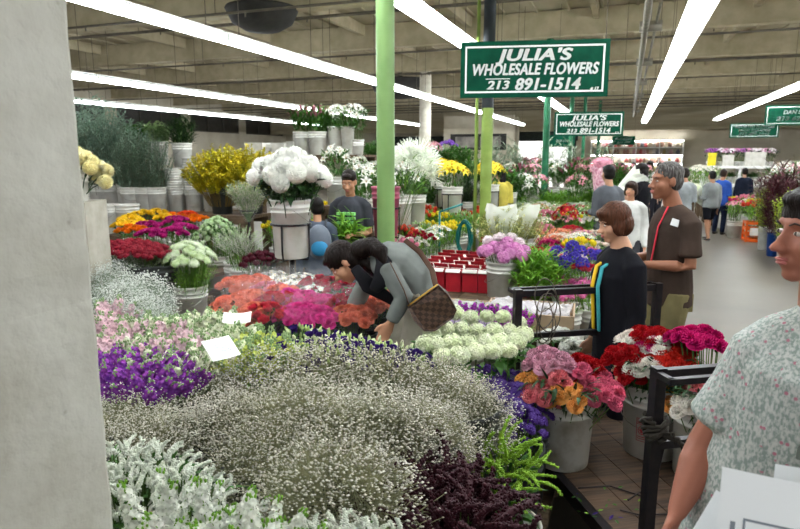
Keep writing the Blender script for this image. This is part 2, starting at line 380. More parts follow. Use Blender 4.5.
struct('ceiling', b, CEILM)
# walls with real openings
b = MB(); b.box((XL-.1, (YN+YF)/2, 1.45), (.2, YF-YN, 2.9)); b.box((XL-.1, (YN+YF)/2, 4.2), (.2, YF-YN, .6))
for k in range(9): b.box((XL-.1, YN+k*(YF-YN)/8, 3.4), (.22, .7, 1.0))
struct('wall_left', b, WALLM)
GLS = mat('dusty_dark_glass', '3b3a36', '2e2d2a', rough=.3, spec=.5)
for k in range(8):
    y0 = YN+k*(YF-YN)/8+.35; y1 = YN+(k+1)*(YF-YN)/8-.35
    f = MB(); f.box((XL-.06, (y0+y1)/2, 3.4), (.04, y1-y0, 1.0)); w = struct('window_%d' % (k+1), f, GLS)
    q = MB(); [q.box((XL-.02, y0+(y1-y0)*j/3, 3.4), (.06, .05, 1.0)) for j in range(4)]; [q.box((XL-.02, (y0+y1)/2, zz), (.06, y1-y0, .05)) for zz in (2.93, 3.87)]
    ob('window_frame', q.mesh('window_frame', mat('window_steel', '55534c')), w)
# rear wall: opening for a loading door at X -4.9..-1.9
def wallbox(b, x0, x1, z0, z1): b.box(((x0+x1)/2, YF+.1, (z0+z1)/2), (x1-x0, .2, z1-z0))
b = MB(); wallbox(b, XL, -13.4, 0, ZC); wallbox(b, -13.4, -9.4, 2.35, ZC); wallbox(b, -9.4, -7.1, 0, ZC); wallbox(b, -7.1, -2.6, 2.55, ZC); wallbox(b, -2.6, XR, 0, ZC)
struct('wall_back', b, WALLM)
b = MB(); b.box(((XL+XR)/2, YF-1.6, 3.72), (XR-XL, .3, 1.56)); struct('trim_1', b, mat('bulkhead_paint', 'b5ab92', 'a39a80', scale=2, stretch=(.3, 1, 4)))
b = MB(); b.box((XR+.1, (YN+YF)/2, ZC/2), (.2, YF-YN, ZC)); struct('wall_right', b, WALLM)
DG = mat('door_green_black', '26302c', '1c2522', rough=.6)
for i, (x0, x1, z) in enumerate(((-7.1, -2.6, 2.55), (-13.4, -9.4, 2.35))):
    b = MB(); [b.box((x, YF-.02, z/2), (.16, .14, z)) for x in (x0, x1)]; b.box(((x0+x1)/2, YF-.05, z+.2), (x1-x0+.3, .25, .5))
    [b.box(((x0+x1)/2, YF-.18, z+.05+.1*j), (x1-x0+.2, .05, .07)) for j in range(4)]
    struct('door_%d' % (i+1), b, DG)
# bright concrete yard seen through the doors
b = MB(); b.box((-8, YF+6, -.06), (30, 12, .1)); struct('trim_2', b, mat('yard_concrete', 'd8d6d0', 'cbc8c0', rough=.8))
b = MB(); b.box((-8, YF+12, 2.5), (30, .3, 5)); struct('trim_3', b, mat('yard_wall', 'e8e8e6', 'dddddb', rough=.9))
# ceiling structure
for k in range(9):
    y = 1.7+k*3.6
    if y > YF-2: break
    b = MB(); b.box(((XL+XR)/2, y, ZC-.24), (XR-XL, .17, .44)); b.box(((XL+XR)/2, y, ZC-.47), (XR-XL, .24, .05)); struct('trim_%d' % (4+k), b, BEAMM)
for k, x in enumerate((-17, -14.5, -12.6, -10, -7.7, -5.4, -3.1, -.7, 1.9, 4.4, 6.8)):
    b = MB(); b.box((x, (YN+YF)/2-.5, ZC-.12), (.1, YF-YN-3, .22)); struct('trim_%d' % (20+k), b, BEAMM)
for k in range(17):
    y = 2.6+k*1.72; z = ZC-.42-(.3 if k % 2 else 0)-.05*(k % 3)
    b = MB(); b.tube([(XL+.2, y, z), (XR-.2, y, z)], .018 if k % 2 else .026, 6)
    for x in [XL+1.5+j*3.1+R.uniform(-.3, .3) for j in range(9)]: b.tube([(x, y, z), (x, y, ZC-.06)], .006, 4); b.tube([(x+.5, y, z-.07), (x+.5, y, z)], .012, 5)
    tag(ob('sprinkler_pipe', b.mesh('sprinkler_pipe', PIPEM)), 'thin dark sprinkler pipe crossing the hall under the ceiling beams', 'pipe', 'sprinkler pipes under the ceiling')
b = MB(); b.tube([(.12, 1, 3.55), (.12, 31, 3.55)], .045, 8); b.tube([(.26, 1, 3.62), (.26, 31, 3.62)], .02, 6)
for j in range(8): b.box((.19, 2.5+j*3.6, 3.58), (.3, .05, .14)); b.tube([(.19, 2.5+j*3.6, 3.6), (.19, 2.5+j*3.6, ZC-.02)], .008, 4)
tag(ob('conduit', b.mesh('conduit', mat('galvanised', '9a9688', '88847a', rough=.5, metal=.3), True)), 'pale grey conduit running beside the lights above the aisle', 'pipe')
# dark bowl-shaped hoods under the ceiling
for (px, py, d, r, lab) in ((262, 12, 9.5, .55, 'large dark bowl-shaped hood under the ceiling near the overhead tubes'), (400, 82, 19, .95, 'dark flat bowl hood under the ceiling behind the near green column')):
    p = at(px, py, d); b = MB(); b.lathe([(.02, -r*.55), (r*.5, -r*.5), (r*.85, -r*.3), (r, 0), (r*1.03, .03), (r, .06), (.02, .1)], 28)
    t = thing('vent_hood', lab, 'vent', p); ob('bowl', b.mesh('bowl', DARK, True), t); b = MB(); b.tube([(0, 0, .08), (0, 0, ZC-p.z)], .07, 10); ob('duct', b.mesh('duct', DARK, True), t)
# ---------------------------------------------------------------- fluorescent fixtures
TUBE = emis('lit_tube', 'f6fbff', 28)
HOUS = mat('fixture_enamel', 'd8dad6', 'c8cac4', rough=.4)
hb = MB(); hb.box((0, 0, .07), (.06, 2.4, .06)); vs = [(-.13, -1.2, .045), (-.13, 1.2, .045), (-.035, 1.2, .085), (-.035, -1.2, .085)]
hb.add(vs, [(0, 1, 2, 3)]); hb.add([(-x, y, z) for x, y, z in vs], [(3, 2, 1, 0)]); hb.box((0, -1.19, .03), (.14, .02, .08)); hb.box((0, 1.19, .03), (.14, .02, .08))
tb = MB(); [tb.tube([(x, -1.17, 0), (x, 1.17, 0)], .024, 6) for x in (-.055, .055)]
rb = MB(); rb.tube([(0, 0, .07), (0, 0, ZC-3.13)], .005, 4); rbm = rb.mesh('hanger_rod', PIPEM)
FX = T('fluorescent_fixture', None, [T('housing', hb.mesh('housing', HOUS)), T('tubes', tb.mesh('tubes', TUBE, True)), T('hanger_rod', rbm, M=Matrix.Translation((0, -.9, 0))), T('hanger_rod', rbm, M=Matrix.Translation((0, .9, 0)))])
for x, y0, n, w in ((-4.46, .18, 12, 'over the left flower benches'), (-1.93, .68, 11, 'just left of the green columns'), (.55, 2.3, 11, 'straight above the walking aisle'), (3.05, 1.16, 11, 'over the right hand stalls'),
                 (-8.9, 5, 10, 'over the far eucalyptus stall'), (-13, 6, 9, 'nearest the dark wall windows'), (5.6, 4, 9, 'beyond the right stalls')):
    for i in range(n): put(FX, (x, y0+2.42*i, 3.1), 'lit twin tube fluorescent fixture in the run '+w, 'light', 'fluorescent run '+w, 0)
# ---------------------------------------------------------------- columns
GRN = mat('column_green', '749458', '64844c', rough=.45, scale=5, lo=.3, hi=.8, bump=.03); GRL = mat('column_lime', '869c4c', '768e40', rough=.45); GRD = mat('column_dark_green', '1f6b46', '185a3a', rough=.45)
def column(p, r, m, label, top=None):
    t = thing('column', label, 'column', (p.x, p.y, 0)); b = MB(); b.tube([(0, 0, z_) for z_ in (.02, .8, 1.6, 2.35)], r, 24, cap=False); ob('post', b.mesh('post', m, True), t)
    b = MB(); b.tube([(0, 0, z_) for z_ in (2.35, 3, 3.8, ZC-.02)], r, 24, cap=False); ob('upper_post', b.mesh('upper_post', top or m, True), t)
    b = MB(); b.box((0, 0, .01), (r*3.4, r*3.4, .02)); ob('base_plate', b.mesh('base_plate', m), t); return t
column(at(386, 235, 4.8), .07, GRN, 'pale green painted steel column behind the bending woman')
c2 = at(484.5, 235, 7.6); t = column(c2, .07, GRL, 'lime green column with a hose at its foot', mat('column_black', '1c2326', '141a1c'))
b = MB(); b.tube([(-.13, 0, .02), (-.13, 0, 2.6), (-.13, 0, 4.4)], .022, 8); ob('side_pipe', b.mesh('side_pipe', GRL, True), t)
column(at(543, 215, 12.4), .067, GRD, 'dark green column rising through the pink lily stalls')
p = at(570, 150, 18); column(V((p.x, p.y, 0)), .06, GRD, 'dark green column behind the second hanging sign')
p = at(583, 150, 22); column(V((p.x, p.y, 0)), .06, GRD, 'farther dark green column right of the second sign')
p = at(598, 150, 27); column(V((p.x, p.y, 0)), .07, GRD, 'farthest dark green column beside the product shelves')
p = at(425, 150, 17); t = column(V((p.x, p.y, 0)), .16, mat('column_white', 'cfcabc', 'bfb9a8'), 'thick cream column far behind the near green column')
# ---------------------------------------------------------------- concrete pillar, foreground
PL = mat('plaster', 'b5b4ab', 'a3a095', rough=.8, scale=5, bump=.7, bscale=22, detail=8, coord='Object')
def pillarmat():
    m = PL; nt = m.node_tree; N = nt.nodes; L = nt.links; b = N['Principled BSDF']
    v = N.new('ShaderNodeTexVoronoi'); v.inputs['Scale'].default_value = 9; tc = N.new('ShaderNodeTexCoord'); L.new(tc.outputs['Object'], v.inputs['Vector'])
    r = N.new('ShaderNodeValToRGB'); r.color_ramp.elements[0].position = 0; r.color_ramp.elements[0].color = srgb('6a5d4c'); r.color_ramp.elements[1].position = .06; r.color_ramp.elements[1].color = (1, 1, 1, 1); L.new(v.outputs['Distance'], r.inputs['Fac'])
    mx = N.new('ShaderNodeMixRGB'); mx.blend_type = 'MULTIPLY'; mx.inputs[0].default_value = .35; old = b.inputs['Base Color'].links[0].from_socket; L.new(old, mx.inputs[1]); L.new(r.outputs[0], mx.inputs[2]); L.new(mx.outputs[0], b.inputs['Base Color'])
pillarmat()
b = MB(); W_ = .62
rt = V((math.cos(YAW), math.sin(YAW), 0)); fw = V((-math.sin(YAW), math.cos(YAW), 0))
ax = V((1, 0, 0)); ay = V((0, 1, 0)); e = at(92, 264.5, 1.28)
vs = []; cor = V((e.x, e.y-.6, 0))
n = 40
Mx = Matrix(((ax.x, ay.x, 0), (ax.y, ay.y, 0), (0, 0, 1)))
bm = bpy.data.meshes.new('pillar')
def rounded(w, d, r): return [V(p) for p in ((-w, 0), (-r, 0), (-r*.3, r*.3), (0, r), (0, d*.25), (0, d*.5), (0, d*.75), (0, d-r), (-r*.3, d-r*.3), (-r, d), (-w, d))]
ring = rounded(W_, .6, .012); Z = [ZC*i/60 for i in range(61)]
for z in Z:
    for q in ring:
        j = .0025*math.sin(z*37+q.x*9)+R.uniform(-.0012, .0012); w = cor+Mx @ V((q.x+(j if q.x > -.1 else 0), q.y, 0)); vs.append((w.x, w.y, z))
m_ = len(ring); fs = [(i*m_+k, i*m_+(k+1) % m_, (i+1)*m_+(k+1) % m_, (i+1)*m_+k) for i in range(60) for k in range(m_)]
b = MB(); b.add(vs, fs); o = ob('concrete_pillar', b.mesh('concrete_pillar', PL)); o['kind'] = 'thing'; del o['kind']
tag(o, 'rough off-white plastered pillar beside the baby\'s breath bench', 'pillar')
# ---------------------------------------------------------------- signs
SG = mat('sign_green', '0b4a35', '09402e', rough=.65, spec=.08); SW = mat('sign_white', 'f2f4f0', rough=.45)
def text(s, size, x, z, parent, sh=.22, off=.012, width=None, m=SW, nm='lettering', y=-.018):
    cu = bpy.data.curves.new('t', 'FONT'); cu.body = s; cu.size = size; cu.shear = sh; cu.offset = off*size/.1*.12; cu.space_character = 1.06; cu.align_x = 'CENTER'; cu.align_y = 'CENTER'; cu.extrude = .002
    o = bpy.data.objects.new('t', cu); COL.objects.link(o); bpy.context.view_layer.update(); me = bpy.data.meshes.new_from_object(o.evaluated_get(bpy.context.evaluated_depsgraph_get()))
    bpy.data.objects.remove(o); me.materials.clear(); me.materials.append(m); q_ = MB(); [q_.add([v.co+V((dx*size, dz*size, 0)) for v in me.vertices], [tuple(p_.vertices) for p_ in me.polygons]) for dx, dz in ((-.03, 0), (-.01, .012), (.01, -.012), (.03, 0))]; me = q_.mesh('lettering', m); xs = [v.co.x for v in me.vertices]; w0 = max(xs)-min(xs); k = (width/w0) if width else 1
    q = bpy.data.objects.new(nm, me); COL.objects.link(q); q.parent = parent; q.rotation_euler = (PI/2, 0, 0); q.scale = (k, 1, 1); q.location = (x, y, z); return q
def sign(loc, w, h, label, lines, border=True, rz=0, chains=True):
    t = thing('hanging_sign', label, 'sign', loc, rz); b = MB(); b.box((0, 0, 0), (w, .03, h)); ob('board', b.mesh('board', SG), t)
    if border:
        b = MB(); e_ = .045*h/.45; k = .014*h/.45
        for z in (-1, 1): b.box((0, -.017, z*(h/2-e_)), (w-2*e_+k, .004, k))
        for x in (-1, 1): b.box((x*(w/2-e_), -.017, 0), (k, .004, h-2*e_))
        ob('border', b.mesh('border', SW), t)
    if chains:
        b = MB(); [b.tube([(x*w*.47, 0, h/2), (x*w*.47, 0, ZC-.02-loc[2])], .004, 4) for x in (-1, 1)]; ob('hanging_wire', b.mesh('hanging_wire', PIPEM), t)
    for (s, size, x, z, wd) in lines:
        if s == '=':
            b = MB(); b.box((x, -.018, z), (wd, .004, size)); ob('underline', b.mesh('underline', SW), t)
        else: text(s, size*h/.45, x*w/1.2, z*h/.45, t, width=wd*w/1.2 if wd else None)
    return t
JUL = [("JULIA'S", .128, 0, .108, .62), ('WHOLESALE FLOWERS', .125, 0, -.005, 1.02), ('213', .095, -.29, -.128, .19), ('891-1514', .13, .11, -.125, .53), ('# 17', .04, .49, -.165, .07)]
sign(((-1.34-.21)/2, 5.3, 2.495), 1.2, .45, 'large green hanging sign reading Julia\'s Wholesale Flowers, nearest the camera', JUL+[('=', .006, -.29, -.075, .2), ('=', .006, -.29, -.182, .2)], rz=.22)
p = at(588.5, 124, 11.3); sign((p.x, p.y, p.z), 1.24, .44, 'smaller green Julia\'s Wholesale Flowers sign hanging farther back', JUL, rz=.18)
p = at(754, 130.5, 17.5); sign((p.x, p.y, p.z), 1.24, .4, 'green sign for imported flowers hanging over the orchid stall', [('IMPORTED FLOWERS', .11, 0, .11, .98), ('FROM PARADISE', .1, 0, 0, .8), ('213 489-1042', .1, 0, -.11, .75)])
p = at(797, 115, 13.5); sign((p.x, p.y, p.z), 1.24, .44, 'green hanging sign cut by the frame edge over the right stalls', [('DAN S', .12, -.1, .06, .34), ('213 627', .12, -.12, -.08, .55)])
p = at(562, 141, 21); sign((p.x, p.y, p.z), .85, .4, 'small dark green sign below the second Julia\'s sign', [('213 624', .11, 0, 0, .6)], False)
p = at(623.5, 140.5, 27); sign((p.x, p.y, p.z), .95, .38, 'distant green sign above the bright product shelves', [('FLOWERS', .12, 0, .08, .9), ('213 688', .1, 0, -.1, .7)], False)
p = at(110, 122, 26)
# clock, notice boards on the far wall side
p = at(500, 135, 30); t = thing('wall_clock', 'round wall clock on the far cream pier', 'clock', (p.x, YF-.15 if p.y > YF-.2 else p.y, p.z))
b = MB(); b.box((0, .3, -1.0), (1.7, .5, 3.6)); k = atz(500, 155, 1.79)
o = ob('trim_40', b.mesh('trim_40', WALLM)); o.location = (p.x, p.y, p.z-.1-.0); o['kind'] = 'structure'; o.location.z = 2.8+.0
b = MB(); b.tube([(0, 0, 0), (0, .05, 0)], .3, 24); ob('clock_rim', b.mesh('clock_rim', DARK), t); b = MB(); b.tube([(0, -.01, 0), (0, .0, 0)], .26, 24); ob('clock_face', b.mesh('clock_face', SW), t)
b = MB(); b.box((0, -.015, .08), (.02, .01, .18)); b.box((.06, -.015, 0), (.14, .01, .02)); ob('clock_hands', b.mesh('clock_hands', BLACK), t)
p = at(478, 142, 29); t = thing('notice_board', 'dark framed board behind the lime green column', 'notice board', p)
b = MB(); b.box((0, 0, 0), (2.7, .06, .75)); ob('board_frame', b.mesh('board_frame', DARK), t); b = MB(); [b.box((x, -.04, 0), (1.0, .03, .5)) for x in (-.6, .6)]; ob('photo_panel', b.mesh('photo_panel', mat('faded_print', 'a09a90', '6e6a66', scale=3)), t)
b = MB(); b.box((0, .1, -1.2), (3.4, .14, 3.6)); o = ob('trim_41', b.mesh('trim_41', WALLM)); o.location = p; o.location.z = 1.8+1.2+.02; o['kind'] = 'structure'
# product shelving with bright white back, far right of the rear wall
t = thing('display_shelving', 'long bright white shelving full of vases at the rear wall', 'shelving', (0, 0, 0)); X0, X1, YS = -.9, 2.45, 30
ps = at(590, 150, 30); pe = at(682, 150, 30); X0, X1 = ps.x, pe.x; YS = (ps.y+pe.y)/2
WS = mat('white_laminate', 'f4f4f2', 'ebebe8', rough=.5)
b = MB(); b.box(((X0+X1)/2, YS+.45, 1.3), (X1-X0, .05, 2.3)); ob('back_panel', b.mesh('back_panel', WS), t)
for z in (.5, .95, 1.38, 1.8, 2.15): b = MB(); b.box(((X0+X1)/2, YS+.2, z), (X1-X0, .5, .04)); ob('shelf', b.mesh('shelf', WS), t)
b = MB(); [b.box((X0+(X1-X0)*j/4, YS+.2, 1.25), (.05, .5, 2.45)) for j in range(5)]; ob('upright', b.mesh('upright', WS), t)
LED = emis('shelf_lamp', 'ffffff', 26); b = MB(); [b.box(((X0+X1)/2, YS-.03, z-.04), (X1-X0, .03, .03)) for z in (1.38, 1.8, 2.5)]; ob('shelf_lamp', b.mesh('shelf_lamp', LED), t)
vcol = ['b08a7a', '8a6a5a', 'c9a0a0', 'd8c8b0', '7a7a80', 'b85a5a', 'e0d8d0', 'a09060']
vm = []
for i, c in enumerate(vcol):
    b = MB(); s = R.uniform(.8, 1.2); b.lathe([(.05, 0), (.09*s, .06), (.1*s, .12), (.05, .2), (.06, .24)], 10); vm.append(b.mesh('vase', mat('vase_'+c, c, rough=.4), True))
for z, nn, ss in ((1.82, 26, 1), (1.4, 24, 1.0), (.97, 24, 1.1), (2.17, 22, 1.25)):
    for j in range(nn):
        if R.random() < .12: continue
        o = ob('vase', R.choice(vm)); o.location = (X0+.15+(X1-X0-.3)*(j+.5)/nn, YS+.1+R.uniform(-.08, .08), z); o.scale = (ss,)*3
        tag(o, 'small vase or basket standing on the bright rear shelving', 'vase', 'vases on the rear shelving')
# ---------------------------------------------------------------- black steel cart
A = atz(518, 291, 1.06); A.z = 0; Lc = V((.524, -.852, 0)); Wc = V((.852, .524, 0)); LL, WW, ZD = 1.28, .86, .31
cart = thing('platform_cart', 'black steel platform cart with wooden deck carrying carnation buckets', 'cart', A, math.atan2(Wc.y, Wc.x))
# local: x across, -y along the length (towards the camera)
WOOD = mat('deck_wood', '5a4636', '362a22', rough=.7, scale=4, stretch=(1, 12, 1), bump=.2, bscale=12, detail=6)
b = MB(); [b.box((WW*(i+.5)/6, -LL/2, ZD-.012), (WW/6-.004, LL, .024)) for i in range(6)]; ob('deck', b.mesh('deck', WOOD), cart)
b = MB(); [b.box((x, -LL/2, ZD-.03), (.04, LL+.04, .06)) for x in (-.02, WW+.02)]; [b.box((WW/2, y, ZD-.03), (WW+.08, .04, .06)) for y in (.02, -LL-.02)]; ob('deck_frame', b.mesh('deck_frame', BLACK), cart)
def rail(y, z2=.80):
    q = MB()
    for x in (0, WW): q.box((x, y, (ZD+1.06)/2), (.04, .04, 1.06-ZD+.02))
    q.box((WW/2, y, 1.045), (WW+.04, .03, .035)); q.box((WW/2, y, z2), (WW, .028, .03)); return q
q = rail(0); q.box((WW/2, .085, 1.05), (WW+.04, .022, .022)); [q.box((x, .045, 1.05), (.022, .1, .022)) for x in (-.01, WW+.01)]
ob('end_rail', q.mesh('end_rail', BLACK), cart); q = rail(-LL, .78); q.box((WW/2, -LL-.085, 1.05), (WW+.04, .022, .022)); [q.box((x, -LL-.045, 1.05), (.022, .1, .022)) for x in (-.01, WW+.01)]; q.tube([(.06, -LL+.02, .78), (.02, -LL+.03, .5), (.02, -LL+.03, .34)], .008, 6); ob('end_rail', q.mesh('end_rail', BLACK), cart)
for x in (.1, WW-.1):
    for y in (-.15, -LL+.15):
        q = MB(); q.tube([(x-.025, y, .1), (x+.025, y, .1)], .1, 20); w = ob('caster', q.mesh('caster', mat('rubber', '1a1a1a', rough=.8), True), cart)
        q = MB(); q.box((x, y, .215), (.07, .09, .05)); q.box((x-.035, y, .16), (.006, .05, .14)); q.box((x+.035, y, .16), (.006, .05, .14)); ob('caster_fork', q.mesh('caster_fork', BLACK), w)
CM = cart.matrix_basis.copy(); 
def cl(x, y, z): return A+Wc*x+Lc*(-y)+V((0, 0, z))   # cart-local to world
# wire coil on rear rail
b = MB(); pts = []
for i in range(120):
    a = i/120*2*PI*5; r = .075+.02*math.sin(i*.37); pts.append(cl(.16+.012*math.sin(i*.21)+r*.75*math.cos(a), .0-.03+.012*math.sin(i*.5), .95-.05*math.sin(i*.04)*1.5+r*1.45*math.sin(a)))
b.tube(pts, .0032, 5); tag(ob('wire_coil', b.mesh('wire_coil', mat('wire', '6a6258', '4a443c', metal=.6, rough=.4), True)), 'loose coil of wire hanging on the rear cart rail', 'wire')
# black rag knotted on near post
b = MB()
for i in range(9): a = R.uniform(0, 6.28); c0 = cl(0, -LL, .84); b.tube([c0+V((math.cos(a+k*.8)*(.028+.012*k % .02), math.sin(a+k*.8)*.034, -.03+.012*k+R.uniform(-.01, .01))) for k in range(7)], .008, 5)
for k in range(3): c0 = cl(0, -LL, .83); b.tube([c0+V((.03, -.02, 0)), c0+V((.06+.02*k, -.03, .02-.02*k)), c0+V((.07+.03*k, -.03, -.03-.03*k))], [.009, .006, .003], 5)
tag(ob('rag', b.mesh('rag', mat('rag_cloth', '35302a', '1e1b18', rough=.9), True)), 'dark rag knotted round the near cart post', 'rag')
# ---------------------------------------------------------------- benches from what stands on them
BW = mat('bench_wood', '6d5a45', '4a3c2e', rough=.8, scale=5, stretch=(1, 8, 1)); TABLES = []
def bench(x0, x1, y0, y1, z, label, m=BW, legs=True, name='display_bench'):
    t = thing(name, label, 'bench', ((x0+x1)/2, (y0+y1)/2, 0)); w, d = x1-x0, y1-y0
    b = MB(); n = max(2, int(w/.25)); [b.box((-w/2+w*(i+.5)/n, 0, z-.02), (w/n-.008, d, .036)) for i in range(n)]; ob('bench_top', b.mesh('bench_top', m), t)
    b = MB(); [b.box((0, s*(d/2-.03), z-.08), (w, .05, .08)) for s in (-1, 1)]; ob('apron', b.mesh('apron', m), t)
    for sx in (-1, 1):
        for sy in (-1, 1): b = MB(); b.box((sx*(w/2-.04), sy*(d/2-.04), z/2-.02), (.07, .07, z-.04)); ob('leg', b.mesh('leg', m), t)
    return t
# ================================================================ flowers
REG = {}
def note(reg, p, r=.18): REG.setdefault(reg, []).append((p.x-r, p.x+r, p.y-r, p.y+r, p.z))
def plant(t, px, py, zs, h, label, cat, group=None, bk=None, reg=None, s=1, bkl=None, fl=None, bs=1, lift=.05):
    """bunch t (built h tall) whose top shows at px,py and whose bucket stands at height zs"""
    p = atz(px, py, zs+h*s); p.z = zs
    if reg: note(reg, p)
    if p.y < 1.07 and p.x < -.9: return p
    put(t, p+V((0, 0, lift if bk else .004)), label, cat, group, s=s, sz=s*(h-lift/s)/h if bk else s)
    if bk: put(bk, p, bkl or 'bucket holding '+label, 'bucket', group+' buckets' if group else None, s=bs)
    return p
def hd(mb, mats, nm='blossom', sm=True): return mb.mesh(nm, mats, sm)
# --- baby's breath
WB = mat('breath_white', 'dedace', 'cdc8b8', rough=.6, rand=.05, trans=.15); BST = mat('breath_stem', '96946f', '74775a')
def breath(n, Rr, h, rad=.0049, wm=WB, sm=BST, name='babys_breath_bunch', low=.25):
    b = MB(); s = MB()
    cz = h-Rr*.95; nodes = []
    for i in range(46):
        d = sph(i, 46, .72, 1); q = V((d.x*Rr*.55, d.y*Rr*.55, cz+d.z*Rr*.5)); nodes.append(q); b0 = V((q.x*.12, q.y*.12, .02)); s.tube([b0, V((q.x*.5, q.y*.5, q.z*.55)), q], [.0022, .0016, .001], 3, 0, False)
    for i in range(n):
        d = sph(i, n, .78, .3)+V((R.gauss(0, .09), R.gauss(0, .09), R.gauss(0, .09))); k = R.choice((1, 1, .96, .92, .86, .78, .68))*R.uniform(.93, 1.05)*(1+.06*math.sin(d.x*9+1)*math.sin(d.y*8))
        p = V((d.x*Rr*k, d.y*Rr*k, cz+d.z*Rr*.95*k)); f = rad*R.uniform(.55, 1.15)
        vs = [p+V(q)*f for q in ((1, 0, 0), (0, 1, 0), (-1, 0, 0), (0, -1, 0), (0, 0, .8), (0, 0, -.8))]; b.add(vs, [(0, 1, 4), (1, 2, 4), (2, 3, 4), (3, 0, 4), (1, 0, 5), (2, 1, 5), (3, 2, 5), (0, 3, 5)])
        nd = min((nodes[(i*7+j*11) % 46] for j in range(7)), key=lambda q: (q-p).length)
        if i % 2 == 0:
            e = (nd-p).normalized().orthogonal()*.0007; s.add([nd-e, nd+e, p+e, p-e], [(0, 1, 2, 3)])
    return T(name, None, [T('blossoms', b.mesh('blossoms', wm, True), kind='stuff'), T('stems', s.mesh('stems', sm), kind='stuff')])
BB = [breath(4600, .27, .58), breath(4600, .25, .56), breath(4200, .24, .57)]
LB = 'full bunch of tiny white baby\'s breath on the nearest bench'
for i, (x, y, s) in enumerate(((148, 378, .85), (205, 357, .92), (262, 350, .98), (325, 345, 1.02), (385, 350, 1), (438, 362, .92), (464, 380, .84), (188, 408, .84), (235, 392, .93), (300, 382, 1.0), (368, 388, 1.08), (418, 398, .92), (268, 425, .88), (335, 440, 1.05), (122, 392, .85), (150, 415, .85), (120, 372, .8))):
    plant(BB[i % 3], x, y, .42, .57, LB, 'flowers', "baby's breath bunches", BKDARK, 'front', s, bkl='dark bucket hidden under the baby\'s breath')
WL = mat('haze_white', 'e6e8e2', 'c9cec4', trans=.2); HZ = breath(3000, .24, .55, .0065, WL, mat('haze_stem', '8c9a84', '77866f'), 'sea_lavender_bunch')
for x, y in ((106, 262), (128, 250), (116, 282), (140, 272), (134, 294)): plant(HZ, x, y, .42, .57, 'hazy silver-white sea lavender bunch beside the plinth and left of the tall green-white bucket', 'flowers', 'silver-white haze bunches', BKDARK, 'mid', bkl='dark bucket under the silver-white sea lavender')
# --- heads
green = STEM
c_wstock = [hd(spike(.19, .03, 58, .0145, 5, .1), [pet('f2f2ea', 'e4e8dc'), LEAFY], 'flower_spike') for _ in range(3)]
def stockset(c, c2=None, top=.22, L=.13, g=LEAFP, r=.026, fs=.021): return [hd(spike(L, r, 28, fs, 5, top*.6), [pet(c, c2), g], 'flower_spike') for _ in range(2)]
FOLL = (60, .07, .018, .7, LEAF)
STW = bunch('white_stock_bunch', c_wstock, 'flower_spike', 13, .16, .48, .1, (60, .06, .016, .7, LEAFY), 1.0)
for i, (x, y) in enumerate(((150, 480), (205, 488), (250, 505), (128, 515), (180, 525), (230, 540), (275, 530), (300, 555))):
    plant(STW, x, y, .42, .6, 'white stock bunch with green buds in the nearest corner by the pillar', 'flowers', 'white stock at the nearest corner', BKDARK, 'front', bkl='dark bucket under the nearest white stock')
wf = [hd(finger(.07, .009, .9), [pet('f0f1ea', 'dfe6d4')], 'flower_spike') for _ in range(3)]
WV = bunch('white_veronica_bunch', wf, 'flower_spike', 56, .15, .5, .1, (110, .06, .022, .7, LEAF), .7)
for x, y in ((118, 436), (150, 440), (125, 462), (172, 462)): plant(WV, x, y, .42, .56, 'white fuzzy-spiked bunch with dark green leaves between pillar and baby\'s breath', 'flowers', 'white fuzzy spikes by the pillar', BKDARK, 'front', bkl='dark bucket under the white fuzzy spikes')
WV2 = WV
for x, y in ((335, 535), (365, 545)): plant(WV, x, y, .42, .50, 'white fuzzy-spiked bunch at the bottom edge below the baby\'s breath', 'flowers', 'white fuzzy spikes at the bottom edge', BKDARK, 'front', bkl='dark bucket at the bottom edge under white spikes')
PS = bunch('purple_stock_bunch', stockset('a650b4', '7a3ca4'), 'flower_spike', 17, .14, .5, .08, (24, .05, .014, .7, LEAF))
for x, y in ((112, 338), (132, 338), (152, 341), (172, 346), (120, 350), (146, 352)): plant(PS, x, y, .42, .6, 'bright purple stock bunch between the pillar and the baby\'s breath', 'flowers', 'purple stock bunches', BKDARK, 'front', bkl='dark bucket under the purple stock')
PK = bunch('pale_pink_stock_bunch', stockset('ecd4d8', 'dcb8c2', .3), 'flower_spike', 16, .14, .5, .08, (22, .05, .016, .7, LEAFY))
GW = bunch('cream_stock_bunch', stockset('eeeede', 'd8deb8', .4), 'flower_spike', 16, .14, .5, .08, (26, .05, .016, .7, LEAFY))
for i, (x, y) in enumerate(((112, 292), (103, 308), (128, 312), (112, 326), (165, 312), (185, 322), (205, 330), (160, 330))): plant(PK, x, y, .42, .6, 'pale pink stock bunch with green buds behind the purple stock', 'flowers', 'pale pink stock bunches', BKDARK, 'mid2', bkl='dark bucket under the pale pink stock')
for i, (x, y) in enumerate(((145, 305), (140, 325), (180, 308), (200, 302), (222, 303), (215, 315), (238, 318), (228, 330), (150, 338), (190, 340))): plant(GW, x, y, .42, .6, 'creamy white stock bunch with green tips around the upper price card', 'flowers', 'creamy white stock bunches', BKDARK, 'mid2', bkl='dark bucket under the creamy stock')
SY = bunch('snapdragon_bunch', stockset('dbe084', 'c0cf60', .5), 'flower_spike', 15, .13, .5, .08, (30, .05, .016, .7, LEAFY))
for x, y in ((252, 322), (268, 325), (285, 330), (262, 335), (240, 335)): plant(SY, x, y, .42, .6, 'lime yellow snapdragon bunch right of the price cards', 'flowers', 'lime yellow snapdragons', BKDARK, 'mid2', bkl='dark bucket under the snapdragons')
lb = [hd(bud(.008, .03), [pet('bccf8c', '9cb868')], 'bud'), hd(bud(.01, .034), [pet('e2e6c4', 'c2d094')], 'bud'), hd(rose(.024), [pet('4b2f86', '39246c'), LEAF], 'bloom')]
